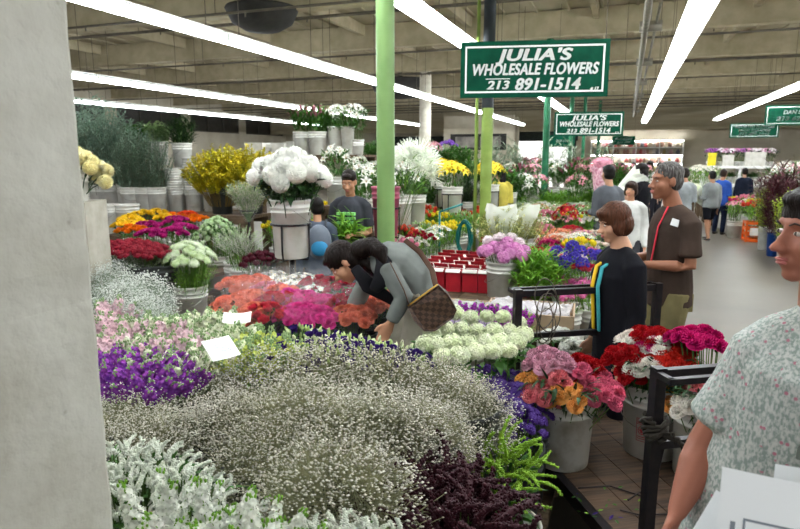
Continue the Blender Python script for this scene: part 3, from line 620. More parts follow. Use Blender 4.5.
LP = bunch('lisianthus_bunch', [lb[0], lb[1], lb[0], lb[1], lb[2]], 'flower', 44, .16, .52, .08, (160, .05, .018, .7, LEAF))
LPP = bunch('lisianthus_bunch', [lb[2], lb[2], lb[0]], 'flower', 22, .12, .5, .07, (60, .05, .018, .7, LEAF))
for x, y in ((300, 322), (322, 326), (345, 330), (368, 334), (310, 336), (390, 338), (335, 341), (290, 338)): plant(LP, x, y, .42, .57, 'green-budded lisianthus bunch in front of the magenta roses and the bending woman', 'flowers', 'green lisianthus buds', BKDARK, 'mid2', bkl='dark bucket under the green lisianthus buds')
for x, y in ((290, 346), (385, 348), (408, 352), (365, 347)): plant(LPP, x, y, .42, .51, 'deep purple lisianthus bunch at the back rim of the baby\'s breath', 'flowers', 'purple lisianthus', BKDARK, 'mid2', bkl='dark bucket under the purple lisianthus')
# --- wrapped roses and carnations near the bending woman
FW = cone(.06, .2, .12, .56).mesh('wrapper', FILM, True)
def rosebunch(c, c2, hm, nm, n=20, hs=1.0, w=True): return bunch(nm, [hd(hm(), [pet(c, c2), LEAF], 'bloom') for _ in range(2)], 'bloom', n, .14, .5, .06, (40, .05, .02, .7, LEAFD), hs, wrap=FW if w else None)
rc = lambda: carnation(.034); rr_ = lambda: rose(.03)
SAL = rosebunch('ef8d72', 'e07458', rc, 'salmon_carnation_bunch'); COR = rosebunch('d8384a', 'b82438', rr_, 'red_rose_bunch', 18, 1.1); MAG = rosebunch('ea4ca4', 'd83890', rc, 'magenta_carnation_bunch', 24); CRI = rosebunch('c01c3c', 'a01430', rr_, 'crimson_rose_bunch', 16, 1.1)
for x, y in ((238, 276), (250, 290), (232, 296), (256, 304)): plant(SAL, x, y, .42, .52, 'salmon carnation bunch in clear wrap near the upper price card', 'flowers', 'salmon carnations by the price card', BKDARK, 'mid2', bkl='dark bucket under the salmon carnations')
for x, y in ((275, 294), (268, 306)): plant(COR, x, y, .42, .52, 'red rose bunch in clear wrap left of the magenta carnations', 'flowers', 'red roses left of the magenta', BKDARK, 'mid2', bkl='dark bucket under the red roses')
for x, y in ((290, 290), (307, 292), (324, 296), (300, 304), (318, 307)): plant(MAG, x, y, .42, .52, 'bright magenta carnation bunch between the flower stand pole and the bending woman', 'flowers', 'magenta carnations', BKDARK, 'mid2', bkl='dark bucket under the magenta carnations')
for x, y in ((332, 280), (346, 284), (344, 298), (320, 278)): plant(CRI, x, y, .42, .52, 'crimson rose bunch beneath the bending woman\'s face', 'flowers', 'crimson roses', BKDARK, 'mid2', bkl='dark bucket under the crimson roses')
for x, y in ((366, 298), (380, 290), (352, 306)): plant(SAL, x, y, .42, .52, 'salmon carnation bunch in film seen behind the bending woman\'s arms', 'flowers', 'salmon carnations behind the woman\'s arm', BKDARK, 'mid2', bkl='dark bucket under salmon carnations behind the woman')
NW = bunch('white_narcissus_bunch', [hd(daisy(.03, 7, 2), [pet('f4f4ee'), pet('e8d070')], 'bloom')], 'bloom', 22, .15, .5, .06, (60, .06, .014, .9, LEAFY), wrap=FW)
for x, y in ((272, 266), (302, 268), (312, 280), (285, 272)): plant(NW, x, y, .42, .55, 'small white flower bunch beneath the stand of big white mums', 'flowers', 'small white flowers below the stand', BKDARK, 'mid', bkl='dark bucket under the small white flowers')
for x, y in ((268, 282), (255, 274), (281, 284)): plant(rosebunch('e39aa8', 'd8808f', rr_, 'pink_rose_bunch') if x == 268 else SAL, x, y, .42, .53, ('pale pink rose bunch' if x == 268 else 'salmon carnation bunch')+(' in film just left of the stand pole' if x != 281 else ' in film touching the stand pole'), 'flowers', 'pink film bunches left of the stand pole' if x == 255 else None, BKDARK, 'mid', bkl='dark bucket under '+('pale pink roses' if x == 268 else 'salmon carnations')+(' left of the stand pole' if x != 281 else ' touching the stand pole'))
# --- green-white heads in ribbed buckets
am = [hd(cluster(.045, .016, 60, .007, 4, .5), [pet('e9efdc', 'cfe0b4')], 'flower_head'), hd(cluster(.038, .016, 50, .007, 4, .5), [pet('dce8c4', 'bcd498')], 'flower_head')]
AM = bunch('lace_flower_bunch', am, 'flower_head', 46, .24, .74, .16, (10, .05, .01, .8, LEAF), 1.15); 
fm = sprigs(90, .62, .25, .06, .006, 26, .07, 1, 0, .2, .25); AM.kids.append(T('feathery_leaves', fm.mesh('feathery_leaves', [LEAFY, STEM], True), kind='stuff'))
plant(AM, 187, 241, .3, .76, 'tall bunch of green-white lace flowers over feathery leaves', 'flowers', None, BK, 'mid', bkl='ribbed white bucket holding the tall lace flowers')
VB = bunch('viburnum_bunch', [hd(cluster(.03, .02, 36, .008, 4, .5), [pet('cfe0bc', 'a8c88c')], 'flower_head')], 'flower_head', 60, .26, .8, .28, (420, .05, .028, .6, LEAF), 1.0)
plant(VB, 216, 214, .3, .84, 'leafy green bunch flecked with white behind the lace flowers', 'flowers', None, BK, 'mid', bkl='clean white bucket of the leafy flecked bunch')
hth = [hd(spike(.22, .01, 26, .007, 3, .1), [pet('d9d4d0', 'b9b0ac'), LEAFP], 'heather_spike')]
HT = bunch('heather_bunch', hth, 'heather_spike', 40, .2, .66, .12, (160, .05, .006, .9, LEAFY))
plant(HT, 243, 228, .3, .78, 'pale heather bunch with fresh green tips right of the leafy bunch', 'flowers', None, BK, 'mid', bkl='white bucket of pale heather right of the leafy bunch')
plant(HT, 236, 222, .3, .8, 'pale heather bunch set just behind the other', 'flowers', None, BK, 'mid', bkl='white bucket of the rear heather bunch')
CEL = bunch('dark_celosia_bunch', [hd(cluster(.03, .025, 30, .008, 3, .6), [pet('5a1a2a', '45121f')], 'bloom')], 'bloom', 18, .15, .6, .1, (90, .07, .02, .7, LEAFD))
plant(CEL, 262, 240, .3, .72, 'dark red celosia bunch left of the white bucket stand', 'flowers', None, BK, 'mid', bkl='white bucket of dark celosia left of the stand')
plant(CEL, 255, 246, .3, .68, 'low dark red celosia bunch in front of its taller neighbour', 'flowers', None, BK, 'mid', bkl='white bucket of low dark celosia')
# --- red flat bunches, gerberas and ranunculus, tier behind
RD = bunch('red_berry_bunch', [hd(cluster(.028, .02, 30, .009, 3, .6), [pet('a8283a', '7c1a2c')], 'bloom')], 'bloom', 34, .17, .5, .05, (60, .05, .012, .7, LEAFD))
for x, y in ((118, 236), (132, 235), (147, 238), (158, 242), (125, 241), (140, 243)): plant(RD, x, y, .5, .56, 'dense dark red berry-like bunch behind the silver-white haze', 'flowers', 'dark red flat bunches', BKDARK, 'tier', bkl='dark bucket under the dark red flat bunches')
def gb(c, c2, nm='ranunculus_bunch'): return bunch(nm, [hd(rose(.036, 1.1), [pet(c, c2), LEAF], 'bloom')], 'bloom', 13, .13, .5, .05, (40, .05, .02, .7, LEAF), 1.15)
GY, GO, GM, GR = gb('fce044', 'f8cc24'), gb('f08a18', 'e87410'), gb('c8328c', 'a82476'), gb('f0582a', 'e04820')
for t, lab, ps in ((GY, 'golden yellow ranunculus bunch on the tier below the bucket stacks', ((130, 213), (142, 209), (155, 208), (138, 218), (125, 218), (165, 213))), (GO, 'orange ranunculus bunch on the tier below the bucket stacks', ((172, 212), (196, 214), (132, 224))), (GM, 'magenta ranunculus bunch among the yellow ones', ((148, 220), (152, 227), (176, 215), (181, 222), (172, 226))), (GR, 'red-orange ranunculus bunch right of the magenta ones', ((186, 210),))):
    for x, y in ps: plant(t, x, y, .55, .55, lab, 'flowers', lab.split(' bunch')[0] if len(ps) > 1 else None, BKSM, 'tier2', bkl='small white bucket under the '+lab.split(' bunch')[0])
# --- bucket stacks and eucalyptus on the far-left rack
def tall(t, px, pyb, d, h, label, bk=BK, s=1, lift=.06, bkl=None, reg=None, cat='flowers', group=None, bs=1, sz=None):
    """bunch in a bucket whose foot shows at px,pyb at depth d"""
    p = at(px, pyb, d)
    if reg: note(reg, p)
    if bk: put(bk, p, bkl or 'bucket of the '+label, 'bucket', (group+' buckets') if group else None, s=bs)
    if t: put(t, p+V((0, 0, lift)), label, cat, group, s=s)
    return p
zr = at(190, 212, 9.3).z
for (px, n, lab, dd) in ((177, 5, 'left column of nested white buckets', 9.3), (195, 7, 'middle column of nested white buckets', 9.3), (213, 6, 'right column of nested white buckets', 9.25), (186, 5, 'rear left column of nested white buckets', 9.75), (204, 7, 'rear right column of nested white buckets', 9.75)):
    p = at(px, 212, dd); p.z = .96; note('rack', p)
    for k in range(n):
        if k > n-17: put(BKP, p+V((R.uniform(-.004, .004), R.uniform(-.004, .004), k*.075)), 'white bucket nested in the '+lab+' on the rack', 'bucket', lab, s=.93)
EU = T('eucalyptus_bunch', None, [T('foliage', sprigs(64, 1.3, .42, .07, .022, 46, .08, 1, 0, .25).mesh('foliage', [LEAFG, mat('euc_stem', '6f6a5a')], True), kind='stuff')])
EU2 = T('eucalyptus_bunch', None, [T('foliage', sprigs(64, 1.2, .36, .05, .014, 52, .08, 1, 0, .3).mesh('foliage', [mat('leaf_grey_dark', '7f9c82', '5a7662', rand=.1, trans=.25), mat('euc_stem', '6f6a5a')], True), kind='stuff')])
for t, px, z, lab in ((EU, 88, 1.05, 'grey-green eucalyptus bunch nearest the pillar edge'), (EU, 112, 1.0, 'grey-green eucalyptus bunch second from the pillar'), (EU, 100, 1.3, 'tallest grey-green eucalyptus bunch at the back'), (EU, 128, 1.05, 'grey-green eucalyptus bunch in the middle of the rack'), (EU2, 146, .9, 'dark fine-leaved eucalyptus bunch left of the bucket stacks'), (EU2, 132, .86, 'dark fine-leaved eucalyptus bunch before its grey neighbour'), (EU2, 157, .88, 'dark eucalyptus bunch leaning on the bucket stacks')):
    p = at(px, 205, 9.7 if t is EU else 9.1); p.z = .96; note('rack', p); put(BK, p, 'white bucket of the '+lab, 'bucket'); put(t, p+V((0, 0, .08)), lab, 'greenery', s=z)
for px, lab in ((110, 'empty white bucket at the rack front near the pillar'), (128, 'empty white bucket at the rack front, second from the pillar')):
    p = at(px, 218, 8.3); p.z = .75; put(BK, p, lab, 'bucket', s=1.05); note('rack2', p)
LG = T('leafy_green_bunch', None, [T('foliage', sprigs(40, .62, .26, .12, .04, 12, .07, 1, 0, .2, .4).mesh('foliage', [LEAF, STEM], True), kind='stuff')])
SPK = T('spiky_green_bunch', None, [T('foliage', sprigs(46, .65, .22, .16, .014, 16, .07, 1, 0, .2, .4).mesh('foliage', [LEAFD, STEM], True), kind='stuff')])
RU = T('pale_green_bunch', None, [T('foliage', sprigs(60, .55, .2, .06, .03, 16, .07, 1, 0, .2, .5).mesh('foliage', [LEAFP, STEM], True), kind='stuff')])
for t, px, lab, z in ((RU, 163, 'pale green bunch in a bucket on top of the left stack', 1.53), (SPK, 187, 'spiky dark green bunch in a bucket on top of the stacks', 1.66+.24), (LG, 146, 'glossy leafy green bunch above the eucalyptus', 1.62)):
    pz = .96+.93*.37+.056*(14 if px == 163 else 18)
    if px == 187: p = at(186, 212, 9.75); z = .96+4*.075+.35
    elif px == 163: p = at(163, 212, 10.0); z = 1.64
    else: p = at(146, 212, 10.2); z = 1.55
    p.z = z; put(BK, p, 'white bucket of the '+lab, 'bucket'); put(t, p+V((0, 0, .1)), lab, 'greenery', s=1.05)
    if px != 187: note('shelf1', p)
# --- acacia, wrapped cone, cartons, lily shelf
AC = T('acacia_bunch', None, [T('foliage', sprigs(210, .78, .52, .036, .032, 34, .16, 1, 0, .45, .4).mesh('foliage', [mat('acacia_yellow', 'dcc81e', 'a5a422', rand=.1), mat('acacia_stem', '6b5a30')], True), kind='stuff')])
for px, lab in ((222, 'yellow acacia bunch, left of the pair behind the white mums'), (252, 'yellow acacia bunch, right of the pair behind the white mums')):
    p = at(px, 200, 8.2); p.z = 1.02; put(BKDARK, p, 'dark bucket of the '+lab, 'bucket'); put(AC, p+V((0, 0, .1)), lab, 'flowers', s=1.03); note('shelf2', p)
p = at(249, 222, 6.3); pp = p; b = cone(.03, .23, 0, .34)
WC = T('wrapped_heather', None, [T('wrapper', b.mesh('wrapper', glassy('cloudy_film', 'e4e9e0', .13, .3), True)), T('heather', sprigs(110, .42, .24, .04, .01, 26, .01, 1, 0, .12, .25).mesh('heather', [mat('heather_pale', 'c8bcae', '8fae5e', scale=30), STEM], True), kind='stuff')])
put(WC, p, 'cone of pale heather in cloudy film left of the big white mums', 'flowers'); bb = MB(); bb.tube([(0, 0, -p.z), (0, 0, .02)], .012, 8); bb.lathe([(.02, -p.z), (.16, -p.z), (.16, -p.z+.02), (.02, -p.z+.03)], 16); bb.tube([(.09*math.cos(k*PI/8), .09*math.sin(k*PI/8), .12) for k in range(17)], .006, 6); bb.tube([(0, 0, .01), (.09, 0, .12)], .006, 6); bb.tube([(0, 0, .01), (-.09, 0, .12)], .006, 6)
o = ob('cone_stand', bb.mesh('cone_stand', BLACK)); o.location = p; tag(o, 'thin black floor stand holding the heather cone', 'stand')
CARD = mat('white_carton', 'd8d6ce', 'c6c3b8', rough=.8); KRAFT = mat('kraft_card', 'a9957a', '98846a', rough=.85, scale=4)
def carton(px, py, d, w, h, dp, label, m=CARD, reg=None, z=None, rz=0, group=None, yy=None):
    p = at(px, py, d); p.y = yy or p.y
    if z is not None: p.z = z
    if reg: note(reg, p)
    t = thing('carton', label, 'box', p, rz, group); b = MB(); b.box((0, 0, h/2), (w, dp, h)); ob('carton_body', b.mesh('carton_body', m), t)
    b = MB(); b.box((0, -.0, h*.92), (w+.012, dp+.012, h*.18)); ob('carton_lid', b.mesh('carton_lid', m), t); return t
carton(258, 140, 10.5, .34, .2, .3, 'white carton left of three on the high shelf', z=1.8, reg='shelf3'); carton(281, 140, 10.5, .24, .2, .25, 'white carton in the middle on the high shelf', z=1.8, reg='shelf3'); carton(296, 140, 10.4, .22, .22, .25, 'white carton next to the lily buckets on the high shelf', z=1.8, reg='shelf3')
LM = lily(.075); lilyw = [hd(LM, [pet('f2f0ea', 'e6e8dc'), pet('d8b050')], 'bloom')]; 
def lilybunch(c, c2, nm, n=14, fol=(150, .13, .026, .9, LEAF), hs=1.0, R_=.2, bud_=True): return bunch(nm, [hd(lily(.075), [pet(c, c2), pet('c08a3a')], 'bloom')]*2+([hd(bud(.012, .07), [LEAFP], 'bloom')] if bud_ else []), 'bloom', n, R_, .72, .14, fol, hs, jit=.03)
LW, LK, LY = lilybunch('f2f0ea', 'e6e8dc', 'white_lily_bunch', 18), lilybunch('dca0ac', 'c98496', 'pink_lily_bunch', 16), lilybunch('f8e450', 'f0d430', 'yellow_lily_bunch', 26, (60, .12, .026, .9, LEAF), 1.45, .25, False)
GP = bunch('green_pink_bunch', stockset('a86a78', '8a4c5c', .3), 'flower_spike', 12, .24, .72, .14, (260, .12, .03, .9, LEAF), 1.0)
for t, px, lab, bk, d in ((GP, 303, 'dusky pink and green bunch at the left end of the high lily shelf', BK, 10.1), (GP, 318, 'dusky pink and green bunch second on the high lily shelf', BK, 10), (LG, 327, 'glossy leafy bunch between lilies on the high shelf', BK, 10.3), (LW, 335, 'white lily bunch in the middle of the high shelf', BKTALL, 10), (LW, 348, 'white lily bunch toward the right end of the high shelf', BKTALL, 9.9), (LW, 358, 'white lily bunch at the right end of the high shelf', BKSM, 9.9)):
    p = at(px, 155, d); p.z = 1.8; note('shelf3', p); put(bk, p, 'white bucket of the '+lab.replace('dusky pink and green', 'dusky pink'), 'bucket'); put(t, p+V((0, 0, .08)), lab, 'flowers', s=.95)
for px, pyb, d, lab, t in ((338, 205, 8.0, 'white lily bunch in the bucket behind the young man\'s head', LW), (372, 222, 8.0, 'white lily bunch left of the near green column', LW), (358, 212, 8.6, 'white lily bunch beyond the young man', LW), (400, 225, 7.6, 'white lily bunch low beside the pink bucket', LW), (415, 222, 8.4, 'white lily bunch under the spidery white mums', LW), (365, 230, 7.4, 'white lily bunch by the young man\'s elbow', LW), (300, 232, 7.4, 'green lily bunch behind the white bucket stand', LG)):
    tall(t, px, pyb, d, 0, lab, BK, .95, reg='bed')
# --- stands with ring and pole
def stand(p, rz, z_top, label, r=.155):
    t = thing('bucket_stand', label, 'stand', (p.x, p.y, 0), rz); z0 = p.z
    b = MB(); b.tube([(0, 0, 0), (0, 0, z0-.012)], .02, 10); ob('pole', b.mesh('pole', BLACK, True), t)
    b = MB(); b.lathe([(.02, 0), (.2, 0), (.2, .015), (.03, .03)], 20); ob('foot', b.mesh('foot', BLACK), t)
    b = MB(); b.tube([(r*math.cos(k*PI/12), r*math.sin(k*PI/12), z_top) for k in range(25)], .009, 6)
    for k in range(4):
        a = k*PI/2-PI/2+.2; c, s = math.cos(a), math.sin(a); b.tube([(0, 0, z0-.012), (r*.93*c, r*.93*s, z0-.012), (r*c, r*s, z0+.05), (r*c, r*s, z_top)], .008, 6)
    ob('ring_holder', b.mesh('ring_holder', BLACK, True), t)
MUMW = hd(mum(.08, 130), [pet('f4f4ee', 'eaeadf')], 'bloom'); MUMC = hd(mum(.06, 120), [pet('f2ecc4', 'e8dfa4')], 'bloom')
BKB = bucket_T('bucket', WHITE, .13, .15, .45, True)
p = at(292, 257, 4.75); stand(p, .2-YAW, p.z+.26, 'black pole stand carrying the bucket of big white mums', .151); put(BKB, p, 'tall white bucket strapped in the black stand, full of big white mums', 'bucket', rz=2.2)
MB1 = dome_pts(24, .27, .66, .17, .02)
for q, nn in MB1:
    t = T('white_mum', None, [T('bloom', MUMW, M=TR(q) @ basis(nn, R.random()*6) @ SC(R.uniform(.85, 1.1))), T('stem', stems([q], .07, .004).mesh('stem', LEAFD))])
    put(t, p+V((0, 0, .1)), 'large white globe mum in the bucket on the black stand', 'flower', 'large white mums on the stand', 0)
o = ob('mum_leaves', foliage(.24, .36, .56, 130, .1, .05, .3).mesh('mum_leaves', LEAFD, True)); o.location = p+V((0, 0, .08)); tag(o, 'dark leaves under the big white globe mums', 'leaves', kind='stuff')
p = at(386, 236, 6.5); put(BKPINK, p, 'dusky pink bucket behind the near green column', 'bucket', sz=1.25, s=1); stand(p, -.2, p.z+.3, 'black stand holding the dusky pink bucket', .152)
SM = bunch('spider_mum_bunch', [hd(spidermum(.14), [pet('f4f6ee', 'e4ecd4')], 'bloom')], 'bloom', 11, .22, .82, .2, (40, .2, .012, .9, LEAFY))
put(SM, p+V((.12, .05, .1)), 'burst of spidery white mums right of the near green column', 'flowers', tilt=Matrix.Rotation(.25, 3, 'Y'))
for px, pyb, d, lab in ((452, 212, 8.9, 'yellow lily bunch at the front between the two green columns'), (441, 206, 9.5, 'yellow lily bunch left behind the one on the stand'), (489, 208, 9.6, 'yellow lily bunch right behind the lime column')):
    p = at(px, pyb, d); put(BK, p, 'white bucket of the '+lab, 'bucket'); put(LY, p+V((0, 0, .05)), lab, 'flowers', s=.9); stand(p, -.3, p.z+.26, 'black stand under the '+lab, .152)
# --- cream mums on the plinth
p = at(84, 203, 4.5); PZ = p.z; b = MB(); pl = at(98, 240, 4.5); ctr = at(80, 240, 4.75)
b.box((0, 0, PZ/2), (.30, .34, PZ)); o = ob('plinth', b.mesh('plinth', mat('plinth_paint', 'b4b0a4', 'a39e90', rough=.8, bump=.3, bscale=20))); o.location = (ctr.x, ctr.y, 0); o.rotation_euler = (0, 0, YAW); tag(o, 'square pale painted plinth under the cream mums', 'plinth')
p = V((ctr.x, ctr.y, PZ)); put(BKSM, p, 'white bucket of cream mums standing on the plinth', 'bucket')
for q, nn in dome_pts(22, .25, .33, .22, .02):
    t = T('cream_mum', None, [T('bloom', MUMC, M=TR(q) @ basis(nn, R.random()*6) @ SC(R.uniform(.85, 1.1))), T('stem', stems([q], .07, .004).mesh('stem', LEAFD))])
    put(t, p+V((0, 0, .04)), 'cream globe mum in the bucket on the plinth', 'flower', 'cream mums on the plinth', 0)
# --- bed of small bunches in the middle distance (merged: tiny in the photograph)
def mg(nm, hb, mats, n, Rr=.16, h=.5, drop=.06, fol=(50, .09, .014, 1.0, LEAFY), hs=1, wrap=None): return bunch(nm, [(hb, mats)], '', n, Rr, h, drop, fol, hs, merged=True, wrap=wrap)
tu, al, ir, da = tulip(.022), lily(.035), rose(.03), daisy(.03, 8, 1)
tw = cone(.05, .17, .1, .5).mesh('wrapper', FILM, True)
BED = {
 'yellow tulip': mg('tulip_bunch', tu, [pet('f0d030', 'd8c820')], 14, fol=(60, .14, .02, 1.1, LEAFY)), 'red and orange tulip': mg('tulip_bunch', tu, [pet('d8482c', 'c03024')], 14, fol=(70, .14, .02, 1.1, LEAFY)),
 'pink tulip': mg('tulip_bunch', tu, [pet('e08aa0', 'd07090')], 14, fol=(60, .14, .02, 1.1, LEAFY)), 'green bud': mg('green_bunch', bud(.01, .04), [LEAFP], 20, fol=(90, .12, .018, 1.0, LEAFY)),
 'white alstroemeria': mg('alstroemeria_bunch', al, [pet('f2f0ea'), pet('d8c060')], 26), 'pink alstroemeria': mg('alstroemeria_bunch', al, [pet('e8a0b8', 'd87c9c'), pet('d8c060')], 26),
 'purple iris': mg('iris_bunch', al, [pet('5b3fa0', '472c8c'), pet('e8c840')], 14, fol=(50, .14, .014, 1.1, LEAFD)), 'yellow daffodil': mg('daffodil_bunch', da, [pet('f4cc20', 'f0b818'), pet('f09018')], 16),
 'bronze foliage': mg('foliage_bunch', bud(.012, .04), [pet('a85a3c', '8a4a30')], 20, fol=(120, .09, .02, .9, mat('leaf_bronze', '8a6a3c', '6b7a34', rand=.1))), 'red rose': mg('rose_bunch', ir, [pet('c02438', 'a01830'), LEAF], 14), 'white rose': mg('rose_bunch', ir, [pet('f2f0e6'), LEAF], 16), 'peach rose': mg('rose_bunch', ir, [pet('f0b090', 'e89a78'), LEAF], 16), 'hot pink rose': mg('rose_bunch', ir, [pet('d83a80', 'c82c70'), LEAF], 16),
}
front = ['white alstroemeria', 'yellow daffodil', 'purple iris', 'pink tulip', 'white rose', 'red rose', 'yellow tulip']; midr = ['yellow tulip', 'red and orange tulip', 'green bud', 'yellow tulip', 'green bud', 'white alstroemeria']; back = ['bronze foliage', 'red and orange tulip', 'green bud', 'bronze foliage']
def bed(x0, x1, y0, y1, sx, sy, zs, h, pick, where, reg, bkt=True, skip=lambda x, y: False, s=1):
    y = y0
    while y <= y1:
        x = x0+R.uniform(0, .05)
        while x <= x1:
            if not skip(x, y) and (V((x, y))-V((c2.x, c2.y))).length > .28:
                k = R.choice(pick(x, y)); p = V((x+R.uniform(-.03, .03), y+R.uniform(-.03, .03), zs(y) if callable(zs) else zs)); note(reg, p)
                put(BED[k], p+V((0, 0, .03 if bkt else .004)), k+' bunch '+where, 'flowers', k+' '+where, s=s*R.uniform(.92, 1.08))
                if bkt: put(BKSM, p, 'small white bucket '+where, 'bucket', 'small white buckets '+where, rz=0)
            x += sx
        y += sy
bed(-4.3, -1.9, 5.95, 7.9, .3, .32, .36, .5, lambda x, y: front if y < 6.9 else midr, 'in the crowded bed beyond the bending woman', 'bed1', skip=lambda x, y: x < -2.5 and y < 6.6 or (x < -2.2 and y < 6.1))
bed(-4.6, -1.9, 8.2, 10.2, .31, .34, .45, .5, lambda x, y: midr if y < 9 else back, 'in the farther bed below the yellow lilies', 'bed2')
mixr = ['pink alstroemeria', 'white alstroemeria', 'peach rose', 'hot pink rose', 'red rose', 'white rose', 'purple iris', 'yellow tulip', 'pink tulip', 'pink alstroemeria']
bed(-1.35, -.15, 6.6, 8.2, .3, .32, .36, .5, lambda x, y: mixr, 'in the mixed bed right of the lime column', 'bed3', skip=lambda x, y: x > -.3 and y < 6.9)
bed(-1.35, -.1, 8.6, 10.8, .31, .34, .42, .5, lambda x, y: mixr, 'in the far mixed bed before the dark green column', 'bed4')
# bouquets in film over the right bed
BQ = []
for a_, b_ in (('e8889c', 'd8607c'), ('f2e8e0', 'e8d8cc'), ('d83448', 'c02438')):
    BQ.append(mg('bouquet', ir, [pet(a_, b_), LEAF], 16, .13, .5, .04, (60, .07, .02, .8, LEAFY), 1, tw))
for i, (px, py) in enumerate(((545, 232), (562, 228), (580, 232), (555, 243), (573, 245), (534, 240), (590, 242), (600, 236), (585, 255), (540, 222), (600, 225), (572, 220))):
    lab = ('pink', 'creamy white', 'red')[i % 3]+' bouquet in clear film at the aisle side of the mixed bed'; plant(BQ[i % 3], px, py, .36, .6, lab, 'flowers', lab, BKSM, 'bed3')
# --- red cartons, hose, peonies, greens, agapanthus
REDC = mat('red_carton', 'b8202e', 'a01a28', rough=.5); WT = mat('carton_paper', 'e6e2dc', 'd8d4cc', rough=.7)
def redbox(x, y, z, rz, g): 
    t = thing('red_carton', 'upright red flower carton open at the top, in the rows right of the bending woman', 'box', (x, y, z), rz, g); b = MB(); w, d, h = .135, .11, .2
    for q in ((0, -d/2, w, .006), (0, d/2, w, .006), (-w/2, 0, .006, d), (w/2, 0, .006, d)): b.box((q[0], q[1], h/2), (q[2], q[3], h))
    b.box((0, 0, .01), (w, d, .01)); ob('carton_body', b.mesh('carton_body', REDC), t)
    b = MB(); b.box((-.0, -d/2-.02, h+.0), (w, .05, .005), Matrix.Rotation(.5, 3, 'X')); ob('flap', b.mesh('flap', WT), t); b = MB(); b.box((0, d/2+.01, h+.02), (w, .05, .005), Matrix.Rotation(-.8, 3, 'X')); ob('flap', b.mesh('flap', REDC), t)
    b = MB(); b.box((0, 0, h*.86), (w-.02, d-.02, .01)); ob('paper_liner', b.mesh('paper_liner', REDC if R.random() < .5 else WT), t)
for r_ in range(5):
    for c_ in range(7):
        q = atz(424, 267, .75); p = V((q.x+c_*.152, q.y+r_*.2+R.uniform(-.02, .02), .55)); redbox(p.x, p.y, p.z, R.uniform(-.08, .08), 'red cartons'); note('redb', p)
b = MB(); pts = []; hp = V((c2.x-.16, c2.y-.1, 0)); 
for i in range(160): a = i/160*2*PI*9; q_ = .35+.65*((i*7) % 160)/160; pts.append((hp.x-.04+.1*math.cos(a)*(.5+.5*abs(math.sin(i*.13))), hp.y-.1-.0012*(i % 53), .80+.2*math.sin(a)*(1+.1*math.sin(i*.31))))
b.tube(pts, .011, 6); tag(ob('hose_coil', b.mesh('hose_coil', mat('hose_teal', '0f6f66', '0c5a54', rough=.4), True)), 'coiled teal hose hanging at the lime green column', 'hose')
b = MB(); b.tube([(hp.x-.38, hp.y-.05, .3), (hp.x-.38, hp.y-.05, 1.1)], .015, 8); b.tube([(hp.x-.38, hp.y-.05, 1.1), (hp.x-.1, hp.y-.0, 1.2)], .012, 8); tag(ob('pipe', b.mesh('pipe', mat('pipe_teal', '2f7a78'), True)), 'short teal water pipe left of the hose coil', 'pipe')
PE = hd(cluster(.055, .045, 90, .016, 4, .7), [pet('dc9cc8', 'cc7cb8')], 'bloom'); PEW = hd(cluster(.045, .038, 80, .014, 4, .7), [pet('f4ecec', 'e8dcdc')], 'bloom')
p = atz(502, 301, .5); put(BK, p, 'ribbed white bucket of pink and white peony mums beside the red cartons', 'bucket'); note('peony', p)
for i, (q, nn) in enumerate(dome_pts(19, .21, .47, .1, .02)):
    w = V((0, 0, 0)); yy = (q.y > .02); q.z += .05 if yy else 0
    put(T('peony_mum', None, [T('bloom', PEW if yy else PE, M=TR(q) @ basis(nn, R.random()*6)), T('stem', stems([q], .06, .003).mesh('stem', STEM))]), p+V((0, 0, .06)), ('white' if yy else 'pink')+' fluffy bloom in the ribbed bucket beside the red cartons', 'flower', ('white' if yy else 'pink')+' fluffy blooms in the ribbed bucket', YAW)
GRS = T('green_bunch', None, [T('foliage', sprigs(90, .42, .3, .16, .022, 9, .05, 0, 0, .5, .4).mesh('foliage', [LEAFY, STEM], True), kind='stuff')])
p = at(540, 288, 5.3); p.z = .55; put(GRS, p, 'fresh bright green leafy bunch right of the pink peony mums', 'greenery'); note('redb', p)
p = at(528, 285, 5.6); p.z = .55; put(GRS, p, 'fresh bright green leafy bunch tucked behind the pink peony mums', 'greenery', s=.95); note('redb', p)
AG = hd(agapanthus(.065, 30), [pet('5a4cb8', '4638a4'), STEM], 'bloom')
p = at(575, 292, 5.4); p.z = .36; put(BK, p, 'white bucket of violet-blue agapanthus at the aisle edge', 'bucket'); note('agb', p)
for i, (q, nn) in enumerate(dome_pts(11, .24, .58, .12, .03)):
    put(T('agapanthus', None, [T('bloom', AG, M=TR(q) @ basis(nn, i)), T('stem', stems([q], .05, .004).mesh('stem', STEM))]), p+V((0, 0, .05)), 'violet-blue agapanthus bloom at the aisle edge', 'flower', 'violet-blue agapanthus blooms', 0)
PB = mg('pink_bunch', cluster(.035, .028, 40, .012, 4, .7), [pet('d878a8', 'c86098')], 12, .14, .4, .06, hs=.9)
for px, py in ((565, 272), (580, 275), (592, 282), (570, 284)): plant(PB, px, py, .36, .45, 'candy pink puffy bunch in front of the agapanthus', 'flowers', 'candy pink puffy bunches', BKSM, 'agb')
LV = mg('lavender_bunch', cluster(.03, .02, 40, .01, 4, .6), [pet('c8b4d8', 'b49cc8')], 18, .15, .4, .06)
for px, py in ((548, 250), (556, 244), (528, 247)): plant(LV, px, py, .42, .5, 'pale lavender bunch between the greens and the mixed bed', 'flowers', 'pale lavender bunches', BKSM, 'agb2')
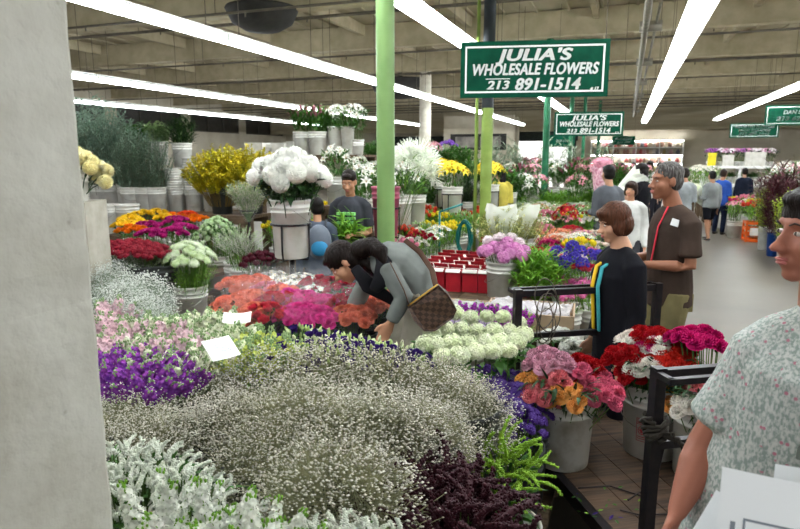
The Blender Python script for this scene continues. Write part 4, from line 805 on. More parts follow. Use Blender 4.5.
# grass bouquet in white paper by the column
GB = T('wrapped_grass_bouquet', None, [T('grass', sprigs(90, .62, .3, .05, .012, 26, .04, 1, 0, .3, .4).mesh('grass', [mat('grass_pale', 'c2c080', '9ea25c', rand=.1), STEM], True), kind='stuff'), T('paper_wrap', cone(.05, .17, .2, .62, 9, .04).mesh('paper_wrap', PAPERW, True))])
for px, pyb, d, s, lab in ((500, 268, 6.0, 1, 'pale papered grass bouquet at the foot of the lime column'), (520, 262, 6.3, .95, 'pale papered grass bouquet, right one by the lime column')):
    p = at(px, pyb, d); p.z = .6; note('redb2', p); put(BK, p, 'white bucket of the '+lab, 'bucket'); put(GB, p+V((0, 0, .08)), lab, 'flowers', s=s)
# cardboard trays with film and pale flowers
def tray(px, py, d, w, dp, z, label):
    p = at(px, py, d); p.z = z; note('trays', p, .25); t = thing('cardboard_tray', label, 'tray', p, .06); b = MB(); h = .11
    for q in ((0, -dp/2, w, .01), (0, dp/2, w, .01), (-w/2, 0, .01, dp), (w/2, 0, .01, dp)): b.box((q[0], q[1], h/2), (q[2], q[3], h))
    b.box((0, 0, .006), (w, dp, .01)); ob('tray_body', b.mesh('tray_body', KRAFT), t)
    return p
ps_ = [tray(450, 306, 4.5, .62, .42, .6, 'kraft cardboard tray of film-wrapped white flowers beside the shoulder bag'), tray(530, 310, 4.45, .62, .42, .6, 'kraft cardboard tray of lilac sprays behind the cart rail')]
fl = MB(); n = 18
vs = [(-.29+.58*i/n, -.19+.38*j/n, .1+R.uniform(-.02, .035)) for j in range(n+1) for i in range(n+1)]; fl.add(vs, [(j*(n+1)+i, j*(n+1)+i+1, (j+1)*(n+1)+i+1, (j+1)*(n+1)+i) for j in range(n) for i in range(n)]); flm = fl.mesh('film_sheet', glassy('crumpled_film', 'f4f4f8', .35, .15))
for k, p in enumerate(ps_):
    c = (('eeece0', 'd8dcc0'), ('cbb2d8', 'b894c8'))[k]; hb_ = hd(cluster(.03, .02, 40, .011, 4, .6), [pet(*c)], 'spray')
    for j in range(14): put(T('flower_spray', None, [T('spray', hb_, M=TR(V((0, 0, .03)))), T('stem', stems([V((.0, .06, .02))], .01, .003).mesh('stem', STEM))]), p+V((R.uniform(-.26, .26), R.uniform(-.16, .16), .012)), ('white' if k == 0 else 'lilac')+' flower spray lying under film in the tray', 'flower', ('white' if k == 0 else 'lilac')+' sprays in the tray')
    o = ob('film_sheet', flm); o.location = p; tag(o, 'crumpled clear film over the '+('white' if k == 0 else 'lilac')+' sprays', 'film')
# --- white snowball heads, magenta row, statice by the cart
SNM = [hd(cluster(.048, .044, 110, .011, 4, .75), [pet('eef0d8', 'd8e2b4')], 'bloom') for _ in range(2)]
k = 0
for px, py in ((440, 322), (455, 316), (470, 319), (487, 315), (503, 318), (519, 322), (432, 334), (446, 331), (461, 330), (477, 329), (494, 331), (510, 330), (524, 334), (437, 345), (452, 344), (468, 343), (485, 344), (500, 342), (516, 344), (443, 355), (460, 356), (476, 355), (492, 354), (425, 345), (508, 353)):
    p = atz(px, py, .84); k += 1; dz = R.uniform(-.015, .015); note('snow', V((p.x, p.y, .36)), .07)
    b0 = V((0, 0, -.44)); put(T('snowball_flower', None, [T('bloom', SNM[k % 2], M=SC(R.uniform(.9, 1.1))), T('stem', stems([V((0, 0, -.01))], .0, .003, -.47).mesh('stem', STEM)) if k > 1 else T('stem', stems([V((0, 0, -.01))], .0, .003, -.47).mesh('stem', STEM))]), V((p.x, p.y, .84+dz)), 'pale green-white snowball bloom left of the rear cart post', 'flower', 'pale snowball blooms')
sx = [v for v in REG['snow']]; cx_ = sum(v[0] for v in sx)/len(sx)+.07; cy_ = sum(v[2] for v in sx)/len(sx)+.07
o = ob('snowball_leaves', foliage(.34, .3, .44, 200, .09, .05, .2, dome=0).mesh('snowball_leaves', LEAF, True)); o.location = (cx_, cy_, .36); tag(o, 'green leaves under the pale snowball blooms', 'leaves', kind='stuff')
MG = mg('magenta_stock_bunch', spike(.1, .02, 20, .014, 5, .1), [pet('b03cb4', '9a2ca0'), LEAF], 12, .13, .4, .05)
for px, py in ((468, 306), (480, 308), (492, 308), (505, 311), (516, 313)): plant(MG, px, py, .36, .42, 'vivid magenta bunch in the row behind the snowball blooms', 'flowers', 'vivid magenta row', BKSM, 'snow2')
for px, py in ((448, 312), (458, 314), (470, 317)): plant(LV, px, py, .36, .41, 'lilac bunch under the shoulder bag', 'flowers', 'lilac bunches under the bag', BKSM, 'snow2')
ST = bunch('statice_bunch', [hd(cluster(.022, .012, 40, .007, 3, .5), [pet('5a3c8c', '4a2e7c')], 'flower_head')], 'flower_head', 46, .17, .6, .14, (80, .05, .01, .7, LEAFD), 1.2)
for px, py in ((487, 358), (508, 362), (498, 372), (520, 375), (512, 390)): plant(ST, px, py, .14, .66, 'deep violet statice bunch between baby\'s breath and the rear cart post', 'flowers', 'deep violet statice', BKDARK, 'stat', .95, bkl='dark bucket under the deep violet statice')
GA = bunch('green_amaranth_bunch', [hd(finger(.19, .011, .9), [mat('amaranth_green', '9cc23c', '6f9a2c', rand=.1)], 'tassel') for _ in range(4)], 'tassel', 34, .12, .66, .12, (80, .09, .03, .6, LEAF), .8, jit=.03)
BA = bunch('burgundy_amaranth_bunch', [hd(finger(.2, .014, .9), [mat('amaranth_burgundy', '400c1c', '2a0a14', rand=.1)], 'tassel') for _ in range(4)], 'tassel', 30, .14, .78, .16, (90, .1, .03, .6, mat('leaf_burgundy', '42161f', '2e1218', rand=.1)), .9, jit=.03)
for px, py, t, lab, s in ((505, 440, GA, 'curling lime green amaranth bunch in front of the cart corner', 1), (488, 452, GA, 'curling lime green amaranth bunch touching the baby\'s breath', .95)):
    p = plant(t, px, py, 0, .72, lab, 'flowers', None, BK2 if px == 505 else BKDARK, None, s, 'scuffed white bucket of lime green amaranth standing on the floor' if px == 505 else 'dark bucket under the other lime green amaranth')
for px, py in ((408, 470), (434, 464), (456, 476), (420, 492), (450, 500), (396, 494), (474, 508)): plant(BA, px, py, .0, .84, 'dark burgundy amaranth bunch at the lower corner of the baby\'s breath', 'flowers', 'dark burgundy amaranth', BKDARK, None, 1, 'dark bucket under the burgundy amaranth')
# --- cart buckets of carnations
CARS = {k: [hd(carnation(.036), [pet(*c), LEAF], 'bloom') for _ in range(2)] for k, c in {'mauve': ('d8a4b4', 'c890a4'), 'red': ('b4141c', '980e18'), 'pink': ('e0708c', 'd05878'), 'apricot': ('eeb468', 'e8a050'), 'yellow': ('ece894', 'e0da70'), 'scarlet': ('d83a2c', 'c42c24'), 'white': ('f4efe6', 'e8e2d6'), 'magenta': ('cc2070', 'b81862'), 'salmon': ('ea8c90', 'dc6c78')}.items()}
CST = {}
def carn(col, p, q, nn, where, s=1.0):
    me = R.choice(CARS[col]); s *= R.uniform(.85, 1.12); st = stems([q-nn*.02], .07, .0028).mesh('stem', STEM)
    put(T('carnation', None, [T('bloom', me, M=TR(q) @ basis(nn, R.random()*6) @ SC(s)), T('stem', st)]), p, col+' carnation '+where, 'flower', col+' carnations '+where, 0)
def posy(col, p, cx, cy, n, z, Rr, where, s=1.0, tilt=.5):
    n = int(n*.97+.5); Rr *= 1.22
    for i in range(n):
        k = math.sqrt((i+.5)/n); a = i*2.4; lx, ly = Rr*k*math.cos(a), Rr*k*math.sin(a); q = V((cx+lx, cy+ly, z-.065-.045*k*k+R.uniform(-.014, .014)))
        nn = V((cx*1.5+lx*5, cy*1.5+ly*5, .8)).normalized(); q.z -= (cx*cx+cy*cy)*1.2; carn(col, p, q, nn, where, s)
b1 = cl(.2, -.29, ZD); b1.z = ZD; p = atz(560, 462, ZD); b1 = V((p.x, p.y+.02, ZD)); BK2L = bucket_T('bucket', WHITE2); put(BK2L, b1, 'dirty white bucket of mauve, pink and apricot carnations at the cart\'s left side', 'bucket', rz=YAW+2.6)
cr = lambda u, v: V((math.cos(YAW)*u-math.sin(YAW)*v, math.sin(YAW)*u+math.cos(YAW)*v))   # u to the right, v away
w1 = 'in the bucket at the left of the cart'
for col, u, v, n, z, Rr in (('mauve', -.07, .06, 16, .60, .085), ('red', .10, .07, 16, .57, .085), ('yellow', .03, .14, 6, .57, .05), ('apricot', -.15, .0, 7, .53, .05), ('salmon', -.14, -.08, 14, .50, .075), ('apricot', -.01, -.12, 13, .50, .075), ('pink', .14, -.07, 20, .52, .09), ('pink', .06, -.03, 7, .55, .05), ('salmon', -.06, -.05, 7, .54, .05), ('pink', .18, .01, 7, .53, .05), ('mauve', -.02, .03, 8, .58, .06)):
    c = cr(u, v); posy(col, b1, c.x, c.y, n, z, Rr, w1, 1.0 if n != 13 else .85)
o = ob('carnation_leaves', foliage(.2, .28, .47, 340, .08, .02, .5).mesh('carnation_leaves', LEAFD, True)); o.location = b1; tag(o, 'dark green carnation leaves over the left cart bucket', 'leaves', kind='stuff')
p = atz(650, 455, ZD); b2 = V((p.x, p.y+.05, ZD))
lb_ = MB(); LR = mat('label_red', 'b03a44', rough=.5)
def curved(rects, r, z):   # rectangles (u0,u1,v0,v1) in metres wrapped on a bucket of radius r
    for (u0, u1, v0, v1) in rects:
        n = 4; vs = []
        for k in range(n+1):
            a = -PI/2+(u0+(u1-u0)*k/n)/r
            for vv in (v0, v1): rr = .13+.02*(z+vv)/.37+.0015; vs.append((rr*math.cos(a), rr*math.sin(a), z+vv))
        lb_.add(vs, [(2*k, 2*k+2, 2*k+3, 2*k+1) for k in range(n)])
curved([(-.028, -.025, 0, .12), (.025, .028, 0, .12), (-.028, .028, 0, .003), (-.028, .028, .117, .12), (-.028, .028, .088, .091), (-.022, .022, .096, .101), (-.02, .02, .105, .112), (-.022, .022, .022, .026), (-.022, .022, .012, .016)], .145, .1)
for k in range(16): a = 2*PI*k/16; curved([(.017*math.cos(a)-.003, .017*math.cos(a)+.003, .055+.02*math.sin(a), .061+.02*math.sin(a))], .145, .1)
curved([(-.006, .006, .045, .07), (-.012, .012, .055, .062)], .145, .1)
BKL = bucket_T('bucket', WHITE, label=T('printed_label', lb_.mesh('printed_label', LR), label='red printed label with round emblem')); put(BKL, b2, 'white bucket with a red printed label on the cart, holding red and white carnations', 'bucket', rz=-.38)
w2 = 'in the labelled bucket on the cart'
for col, u, v, n, z, Rr in (('red', -.14, .02, 14, .62, .085), ('white', -.07, .12, 12, .66, .07), ('red', .02, .1, 18, .68, .09), ('white', .08, .19, 10, .68, .06), ('magenta', -.02, .03, 6, .64, .05), ('white', -.08, -.07, 15, .58, .075), ('scarlet', .05, -.06, 22, .60, .09), ('apricot', .05, -.15, 9, .46, .06), ('red', -.15, -.06, 8, .56, .05), ('salmon', .12, -.12, 9, .5, .06), ('white', .0, .0, 6, .64, .05), ('red', .12, .04, 10, .64, .06)):
    c = cr(u, v); posy(col, b2, c.x, c.y, n, z, Rr, w2)
o = ob('carnation_leaves', foliage(.19, .28, .56, 340, .08, .02, .5).mesh('carnation_leaves', LEAFD, True)); o.location = b2; tag(o, 'dark green carnation leaves over the labelled cart bucket', 'leaves', kind='stuff')
b3 = cl(.53, -.6, ZD); b3.z = ZD; p = atz(702, 474, ZD); b3 = V((p.x, p.y, ZD)); put(BK2, b3, 'white bucket behind the near cart post', 'bucket', rz=3)
w3 = 'in the bucket behind the near cart post'
for col, u, v, n, z, Rr in (('magenta', .0, .16, 20, .74, .1), ('salmon', -.02, .02, 8, .56, .08), ('white', -.1, -.08, 14, .49, .075), ('magenta', .07, -.09, 6, .5, .06), ('pink', .12, .05, 4, .56, .06)):
    c = cr(u, v); posy(col, b3, c.x, c.y, n, z, Rr, w3)
o = ob('carnation_leaves', foliage(.18, .28, .5, 340, .08, .02, .5).mesh('carnation_leaves', LEAFD, True)); o.location = b3; tag(o, 'dark green carnation leaves behind the near cart post', 'leaves', kind='stuff')
# low white mums behind the rear rail
WMM = bunch('white_daisy_bunch', [hd(cluster(.034, .024, 50, .013, 5, .6), [pet('f0f0ea', 'dfe2d6')], 'bloom')], 'bloom', 16, .15, .44, .06, (80, .07, .03, .6, LEAF))
for px, py in ((562, 324), (585, 326)): plant(WMM, px, py, .22, .5, 'low white pompon bunch seen between the rear cart rails', 'flowers', 'low white pompons behind the cart', BK, 'pomp', bkl='white bucket under the low white pompons')
# debris on the deck
for i in range(26):
    q = atz(R.uniform(570, 655), R.uniform(482, 522), ZD); b = MB(); leafmesh(b, TR((0, 0, .004)) @ Matrix.Rotation(R.uniform(0, 6), 4, 'Z'), R.uniform(.015, .04), R.uniform(.006, .014), .15); o = ob('fallen_leaf', b.mesh('fallen_leaf', R.choice([LEAFY, LEAF, pet('4b2f86', '39246c')]))); o.location = q; tag(o, 'small fallen leaf or petal on the cart deck', 'leaf', 'fallen leaves on the cart deck')
for (x0, y0, x1, y1, x2, y2, lab) in ((578, 488, 610, 486, 648, 498, 'longer dark twig on the cart deck near the first bucket'), (620, 510, 640, 515, 668, 514, 'dark twig on the cart deck beside the near post'), (628, 500, 640, 492, 655, 506, 'bent twig on the cart deck')):
    b = MB(); b.tube([atz(x0, y0, ZD+.006), atz(x1, y1, ZD+.01), atz(x2, y2, ZD+.006)], .004, 5); tag(ob('twig', b.mesh('twig', mat('twig_dark', '2c2426'))), lab, 'twig')
# price cards
for px, py, z, w, h, rz, lab, tl in ((221, 348, 1.03, .125, .11, .8, 'white price card lying on the baby\'s breath', .6), (237, 317, .99, .14, .07, .1, 'white price card bent over the creamy stock', .6)):
    p = atz(px, py, z); t = thing('price_card', lab, 'card', p, YAW+rz); M = Matrix.Rotation(tl, 4, 'X'); b = MB(); n = 6
    vs = [M @ V((-w/2+w*i/n, s*h/2, -.012*math.sin(PI*i/n)*(1 if px == 237 else .3)+k*.0012)) for k in (0, 1) for i in range(n+1) for s in (-1, 1)]; m2 = 2*(n+1)
    fs = [(2*i, 2*i+2, 2*i+3, 2*i+1) for i in range(n)]; fs = [tuple(j+m2 for j in f) for f in fs]+[f[::-1] for f in fs]+[(0, 1, m2+1, m2), (m2-2, 2*m2-2, 2*m2-1, m2-1)]+[(2*i, m2+2*i, m2+2*i+2, 2*i+2) for i in range(n)]+[(2*i+1, 2*i+3, m2+2*i+3, m2+2*i+1) for i in range(n)]
    b.add(vs, fs); ob('card', b.mesh('card', mat('card_white', 'f2f3f2', rough=.7)), t)
    b = MB()
    for k in range(3):
        P_ = [M @ V((-w*.28+w*.5*j/9+(k*.01), h*(.18-.17*k)+R.uniform(-.006, .006), .0025)) for j in range(10)]; b.tube(P_, .0008, 3)
    ob('pen_scribble', b.mesh('pen_scribble', mat('pen_blue', '6a7890')), t)
# ================================================================ far stalls
for i in range(13):
    px = 496+i*12; 
    if abs(px-543) < 5: continue
    d = 13.2+.25*(i % 2); p = at(px, 200, d); p.z = .72; note('back1', p); put(BKP if i % 3 else BK, p, 'white bucket in the row of the rear lily stall', 'bucket', 'rear lily stall buckets', rz=0, s=1.05)
    c = [LK, LW, GP, LK][i % 4]; nm = {id(LK): 'pink lily bunch', id(LW): 'white lily bunch', id(GP): 'dusky pink and green bunch'}[id(c)]
    put(c, p+V((0, 0, .08)), nm+' in the rear stall beyond the dark green column', 'flowers', nm+' rear stall', s=1.1)
GLAD = T('gladiolus_bunch', None, [T('foliage', sprigs(30, 1.15, .3, .28, .03, 7, .06, 1, 0, .3, .4).mesh('foliage', [mat('blade_grey', '9fae98', '7d9078'), STEM], True), kind='stuff')])
for i in range(12):
    px = 490+i*11; p = at(px, 190, 15.5+.4*(i % 2)); p.z = .9; note('back2', p); put(BKTALL, p, 'tall white bucket at the back of the lily stall', 'bucket', 'tall rear buckets', rz=0)
    t = (GLAD, LG, GLAD, GP, LK)[i % 5]; nm = ('pale sword-leaved bunch', 'glossy leafy bunch', 'pale sword-leaved bunch', 'dusky pink bunch', 'pink lily bunch')[i % 5]; put(t, p+V((0, 0, .1)), nm+' rising at the very back of the lily stall', 'flowers', nm+' very back', s=1.0)
for i in range(9):
    px = 500+i*12.5; d = 10.9+.2*(i % 2)
    if 520 < px < 0: continue
    p = at(px, 222, d); p.z = .6; note('back3', p); t = (LK, GRS, LW, LK, GRS, GRS, LK, GRS, LG)[i]; nm = {id(LK): 'pink lily bunch', id(GRS): 'bright green leafy bunch', id(LW): 'white lily bunch', id(LG): 'glossy leafy bunch'}[id(t)]
    put(BK, p, 'white bucket on the low bench before the rear lily stall', 'bucket', 'low bench buckets', rz=0); put(t, p+V((0, 0, .12)), nm+' on the low bench before the rear lily stall', 'flowers', nm+' low bench', s=1.0)
BUSH = T('white_flecked_bush', None, [T('foliage', sprigs(110, .75, .42, .06, .012, 30, .1, 1, 0, .35, .3).mesh('foliage', [mat('bush_green', '8fb45c', '6f9a48', rand=.1), STEM], True), kind='stuff'), T('blossoms', (lambda mb: mb)(cluster(.43, .33, 110, .018, 4, .5, False, .15)).mesh('blossoms', pet('eef2e4', 'dfe8cc')), M=TR((0, 0, .42)), kind='stuff')])
for px, d, lab in ((558, 8.9, 'light green bush flecked with white, left of the pair by the aisle'), (590, 9.2, 'light green bush flecked with white, right of the pair by the aisle'), (528, 9.3, 'light green bush flecked with white beside the dark green column')):
    p = at(px, 232, d); p.z = .55; note('bush', p); put(BKDARK, p, 'dark bucket of the '+lab.replace(' flecked with white', ''), 'bucket'); put(BUSH, p+V((0, 0, .1)), lab, 'flowers', s=.85, sz=.62)
RB = bunch('red_poinsettia_bunch', [hd(daisy(.06, 9, 2), [pet('c4202c', 'a81824'), pet('e0c040')], 'bloom')], 'bloom', 14, .18, .5, .16, (40, .1, .05, .7, LEAF))
p = at(566, 228, 8.4); p.z = .5; note('bush', p); put(BKSM, p, 'small bucket of the round red bunch', 'bucket'); put(RB, p+V((0, 0, .12)), 'round bright red bunch against the light green bushes', 'flowers')
# hedge of greens under the yellow lilies and behind the near green column
for i, (px, pyb, d, t, nm) in enumerate(((428, 205, 10.2, LG, 'glossy leafy bunch'), (432, 190, 11, LK, 'pink lily bunch'), (445, 185, 11.5, LG, 'glossy leafy bunch'), (462, 190, 11, LG, 'glossy leafy bunch'), (474, 200, 10.4, LG, 'glossy leafy bunch'), (418, 190, 12, LW, 'white lily bunch'), (404, 185, 12.4, LG, 'glossy leafy bunch'), (440, 222, 9.7, SPK, 'spiky green bunch'), (466, 222, 9.8, SPK, 'spiky green bunch'), (425, 224, 9.5, LG, 'glossy leafy bunch'), (508, 212, 10.6, LG, 'glossy leafy bunch'), (375, 185, 11.2, LG, 'glossy leafy bunch'))):
    p = at(px, pyb, d); p.z = max(.5, round(p.z, 1)); q = nm+(' in the greens behind the yellow lilies' if i not in (10, 11) else (' right of the woman in the yellow sweater' if i == 10 else ' high behind the near green column'))
    put(BKPINK if i == 1 else BK, p, ('pink' if i == 1 else 'white')+' bucket of a '+q, 'bucket', 'buckets of '+q); put(t, p+V((0, 0, .1)), q, 'greenery', 'greens '+q); note('gr%d' % int(p.z*2), p, .2)
PL_ = mg('statice_bunch', cluster(.035, .02, 40, .012, 3, .6), [pet('8a5cc0', '7448ac')], 14, .17, .5, .08)
p = at(448, 152, 12); p.z = 1.45; put(BKPINK, p, 'pink tub of purple statice far behind', 'bucket'); put(PL_, p+V((0, 0, .12)), 'purple statice bunch far behind above the yellow lilies', 'flowers'); note('gr9', p)
# ================================================================ right-hand stalls
q0 = at(752, 232, 13.6); x0 = q0.x
for i in range(11):
    y = 10.9+i*.27; blue = i % 2 == 0; p = V((2.55+.42*(i % 2 == 0)*0+.06*((i*7) % 3), y, 0)); put(BKBLUE if blue else BKTALL, p, ('blue' if blue else 'white')+' tall bucket of dry stems standing on the aisle floor at the right', 'bucket', ('blue' if blue else 'white')+' aisle buckets')
WIL = T('pussy_willow_bunch', None, [T('stems', sprigs(26, 1.75, .34, .02, .012, 34, .06, 1, 0, .15, .35).mesh('stems', [mat('catkin', 'b4ac98', '8c8570', rand=.1), mat('willow_stem', '5c4a34')], True), kind='stuff')])
BRN = T('burgundy_grass_bunch', None, [T('blades', sprigs(34, 1.5, .3, .3, .02, 10, .06, 1, 0, .2, .3).mesh('blades', [mat('burgundy_blade', '5a2630', '3f1a22', rand=.1), mat('burgundy_stem', '4a2028')], True), kind='stuff')])
YEL = T('yellow_green_bunch', None, [T('foliage', sprigs(40, 1.2, .26, .06, .02, 30, .06, 1, 0, .2, .3).mesh('foliage', [mat('lime_leaf', 'b4c43c', '8ea02c', rand=.1), STEM], True), kind='stuff')])
GRD2 = T('grey_branch_bunch', None, [T('stems', sprigs(50, .95, .32, .03, .012, 30, .06, 1, 0, .2, .3).mesh('stems', [mat('grey_leaf', '84866a', '5f614c', rand=.1), mat('willow_stem', '5c4a34')], True), kind='stuff')])
for i in range(11):
    y = 10.9+i*.27; p = V((2.55+.06*((i*7) % 3), y, .06)); t, nm = ((GRD2, 'grey leafless branch bunch'), (GRD2, 'grey leafless branch bunch'), (GRD2, 'grey leafless branch bunch'), (YEL, 'yellow-green bunch'), (GRD2, 'grey leafless branch bunch'), (BRN, 'burgundy grass bunch'), (BRN, 'burgundy grass bunch'), (BRN, 'burgundy grass bunch'), (BRN, 'burgundy grass bunch'), (YEL, 'yellow-green bunch'), (BRN, 'burgundy grass bunch'))[i]
    put(t, p, nm+' in the aisle-side buckets at the right', 'greenery', nm+' aisle', s=1)
for i, (x, y) in enumerate(((3.0, 10.6), (3.1, 11.2), (3.25, 11.9), (2.95, 12.6), (3.4, 10.9), (3.3, 12.9))):
    p = V((x, y, 0)); put(BK, p, 'white bucket in the second row behind the blue aisle buckets', 'bucket', 'second row right'); put(WIL, p+V((0, 0, .08)), 'tall pussy willow bunch behind the blue aisle buckets', 'greenery', 'pussy willow', s=1.05)
p = V((2.62, 14.6, 0)); t = thing('orange_crate', 'bright orange plastic crate on the aisle floor before the pink bouquets', 'crate', p); b = MB()
for z in (.03, .15, .27, .39): [b.box(q, s) for q, s in (((0, -.2, z), (.42, .02, .05)), ((0, .2, z), (.42, .02, .05)), ((-.2, 0, z), (.02, .42, .05)), ((.2, 0, z), (.02, .42, .05)))]
[b.box((x, y, .21), (.035, .035, .42)) for x in (-.2, .2) for y in (-.2, .2)]; b.box((0, 0, .01), (.4, .4, .015)); ob('crate_body', b.mesh('crate_body', mat('orange_plastic', 'e86a24', 'd85a18', rough=.45)), t)
b = MB(); b.box((0, -.215, .22), (.28, .006, .16)); ob('paper_sign', b.mesh('paper_sign', WT), t)
put(BED['red and orange tulip'], p+V((0, 0, .05)), 'orange-red bunch standing in the orange crate', 'flowers', s=1.5)
for i in range(10):
    y = 14.2+i*.62 if i < 6 else 15.1+(i-6)*.6; x = 2.35+(.35 if i >= 6 else 0) if i else 2.25
    x = 2.3 if i < 6 else 2.75; p = V((x-(.0), y+(.9 if i < 6 else 0), 0)); put(BK, p, 'grey-white bucket of bouquets along the far right aisle edge', 'bucket', 'far right aisle buckets'); k = ['pink alstroemeria', 'hot pink rose', 'yellow tulip', 'white alstroemeria', 'pink tulip'][i % 5]; put(BED[k], p+V((0, 0, .12)), k+' bouquet along the far right aisle edge', 'flowers', k+' far right', s=1.35)
# white orchid shelf
pa, pb = at(703, 165, 19), at(775, 165, 19); YS2 = (pa.y+pb.y)/2; t = thing('white_stall_shelf', 'white two-level shelf unit carrying orchids in the right-hand stall', 'shelf', ((pa.x+pb.x)/2, YS2, 0)); w = pb.x-pa.x
for z in (1.42, .85): b = MB(); b.box((0, 0, z), (w, .6, .07)); ob('shelf', b.mesh('shelf', WS), t)
for x in (-w/2+.04, 0, w/2-.04): b = MB(); b.box((x, -.26, .72), (.07, .05, 1.42)); b.box((x, .26, .72), (.07, .05, 1.42)); ob('upright', b.mesh('upright', WS), t)
OR = lambda c, c2: bunch('potted_orchid', [hd(lily(.05), [pet(c, c2), pet('e0c0d0')], 'bloom')], 'bloom', 18, .17, .52, .12, (20, .14, .05, .5, LEAFD), 1)
ORC = [(OR('b05ab8', '9a44a4'), 'purple'), (OR('f4eef0', 'e8dfe4'), 'white'), (OR('dc9cc0', 'cc84ac'), 'pink')]
for i in range(12):
    x = pa.x+.2+(w-.4)*i/11; k = ORC[(0, 0, 1, 2, 1, 2, 0, 2, 1, 1, 2, 1)[i]]; p = V((x, YS2, 1.457)); b = None
    put(bucket_T('flower_pot', WHITE, .06, .08, .14, False, False), p, 'small white pot on top of the orchid shelf', 'pot', 'orchid pots'); put(k[0], p+V((0, 0, .01)), k[1]+' orchid on top of the white stall shelf', 'flowers', k[1]+' orchids', s=1)
carton(715, 163, 18.4, .22, .4, .2, 'yellow display box among the purple orchids', mat('yellow_box', 'e4d434', 'd8c828'), z=1.457, yy=YS2-.1); carton(731, 163, 18.4, .3, .33, .2, 'pale white box among the orchids', z=1.457, yy=YS2-.1); carton(757, 163, 18.4, .55, .42, .2, 'wide white box at the right of the orchid shelf', z=1.457, yy=YS2-.1)
for i in range(9):
    x = pa.x+.2+(w-.4)*i/8; p = V((x, YS2-.05, .885)); put(BKSM, p, 'small bucket on the middle shelf below the orchids', 'bucket', 'mid shelf buckets'); put((LG, BED['white rose'], SPK)[i % 3], p+V((0, 0, .03)), ('glossy leafy bunch', 'white rose bunch', 'spiky green bunch')[i % 3]+' on the middle shelf under the orchids', 'greenery', ('glossy', 'white', 'spiky')[i % 3]+' mid shelf', s=.55 if i % 3 != 1 else .8)
for i, (x, y) in enumerate([(1.75+.42*(k % 4), 18.3+.9*(k//4)) for k in range(12)]):
    if y < 19 and x > 2: x += .3
    p = V((x+.1, y+4.2, 0)); put(BK, p, 'white bucket of wrapped white flowers at the far end of the aisle', 'bucket', 'far end white'); put([BED['white rose'], BED['pink alstroemeria'], BED['white alstroemeria']][i % 3], p+V((0, 0, .1)), ('white rose', 'pale pink', 'white')[i % 3]+' bunch massed at the far end of the aisle', 'flowers', ('white rose', 'pale pink', 'white')[i % 3]+' far end', s=1.5+.25*(i//4))
for i in range(8):
    p = at(783+(i % 4)*10, 190, 15.5+(i//4)*1.5); p.z = 0; put(BK, p, 'white bucket behind the pussy willows', 'bucket', 'willow back'); put((LW, LK)[i % 2], p+V((0, 0, .1)), ('white', 'pink')[i % 2]+' lily bunch behind the pussy willows', 'flowers', ('white', 'pink')[i % 2]+' lilies behind willows', s=2.0)
for i, (px, d) in enumerate(((692, 15.5), (700, 16.5), (706, 15.8), (697, 18), (712, 18))):
    p = at(px, 188, d); p.z = .8; bench(p.x-.2, p.x+.2, p.y-.2, p.y+.2, .8, 'small stand under white bouquets beyond the man in brown')['group'] = 'stands beyond the man'; put(BED['white rose' if i % 2 else 'white alstroemeria'], p, ('white rose' if i % 2 else 'white alstroemeria')+' bunch on a stand beyond the man in brown', 'flowers', 'white bunches beyond the man '+str(i % 2), s=1.35)
# pink-wrapped bouquet by the crowd
p = at(600, 205, 10); put(T('wrapped_bouquet', None, [T('wrapper', cone(.04, .17, 0, .7, 14, .03).mesh('wrapper', mat('pink_paper', 'e4c4cc', 'b87088', scale=26))), T('blossoms', cluster(.16, .1, 150, .02, 4, .5).mesh('blossoms', pet('e8b4c4', 'd898ac')), M=TR((0, 0, .76)), kind='stuff')]), V((p.x, p.y, .9)), 'big pink paper bouquet beside the man in the grey shirt', 'flowers'); note('pinkp', V((p.x, p.y, .9)), .2)
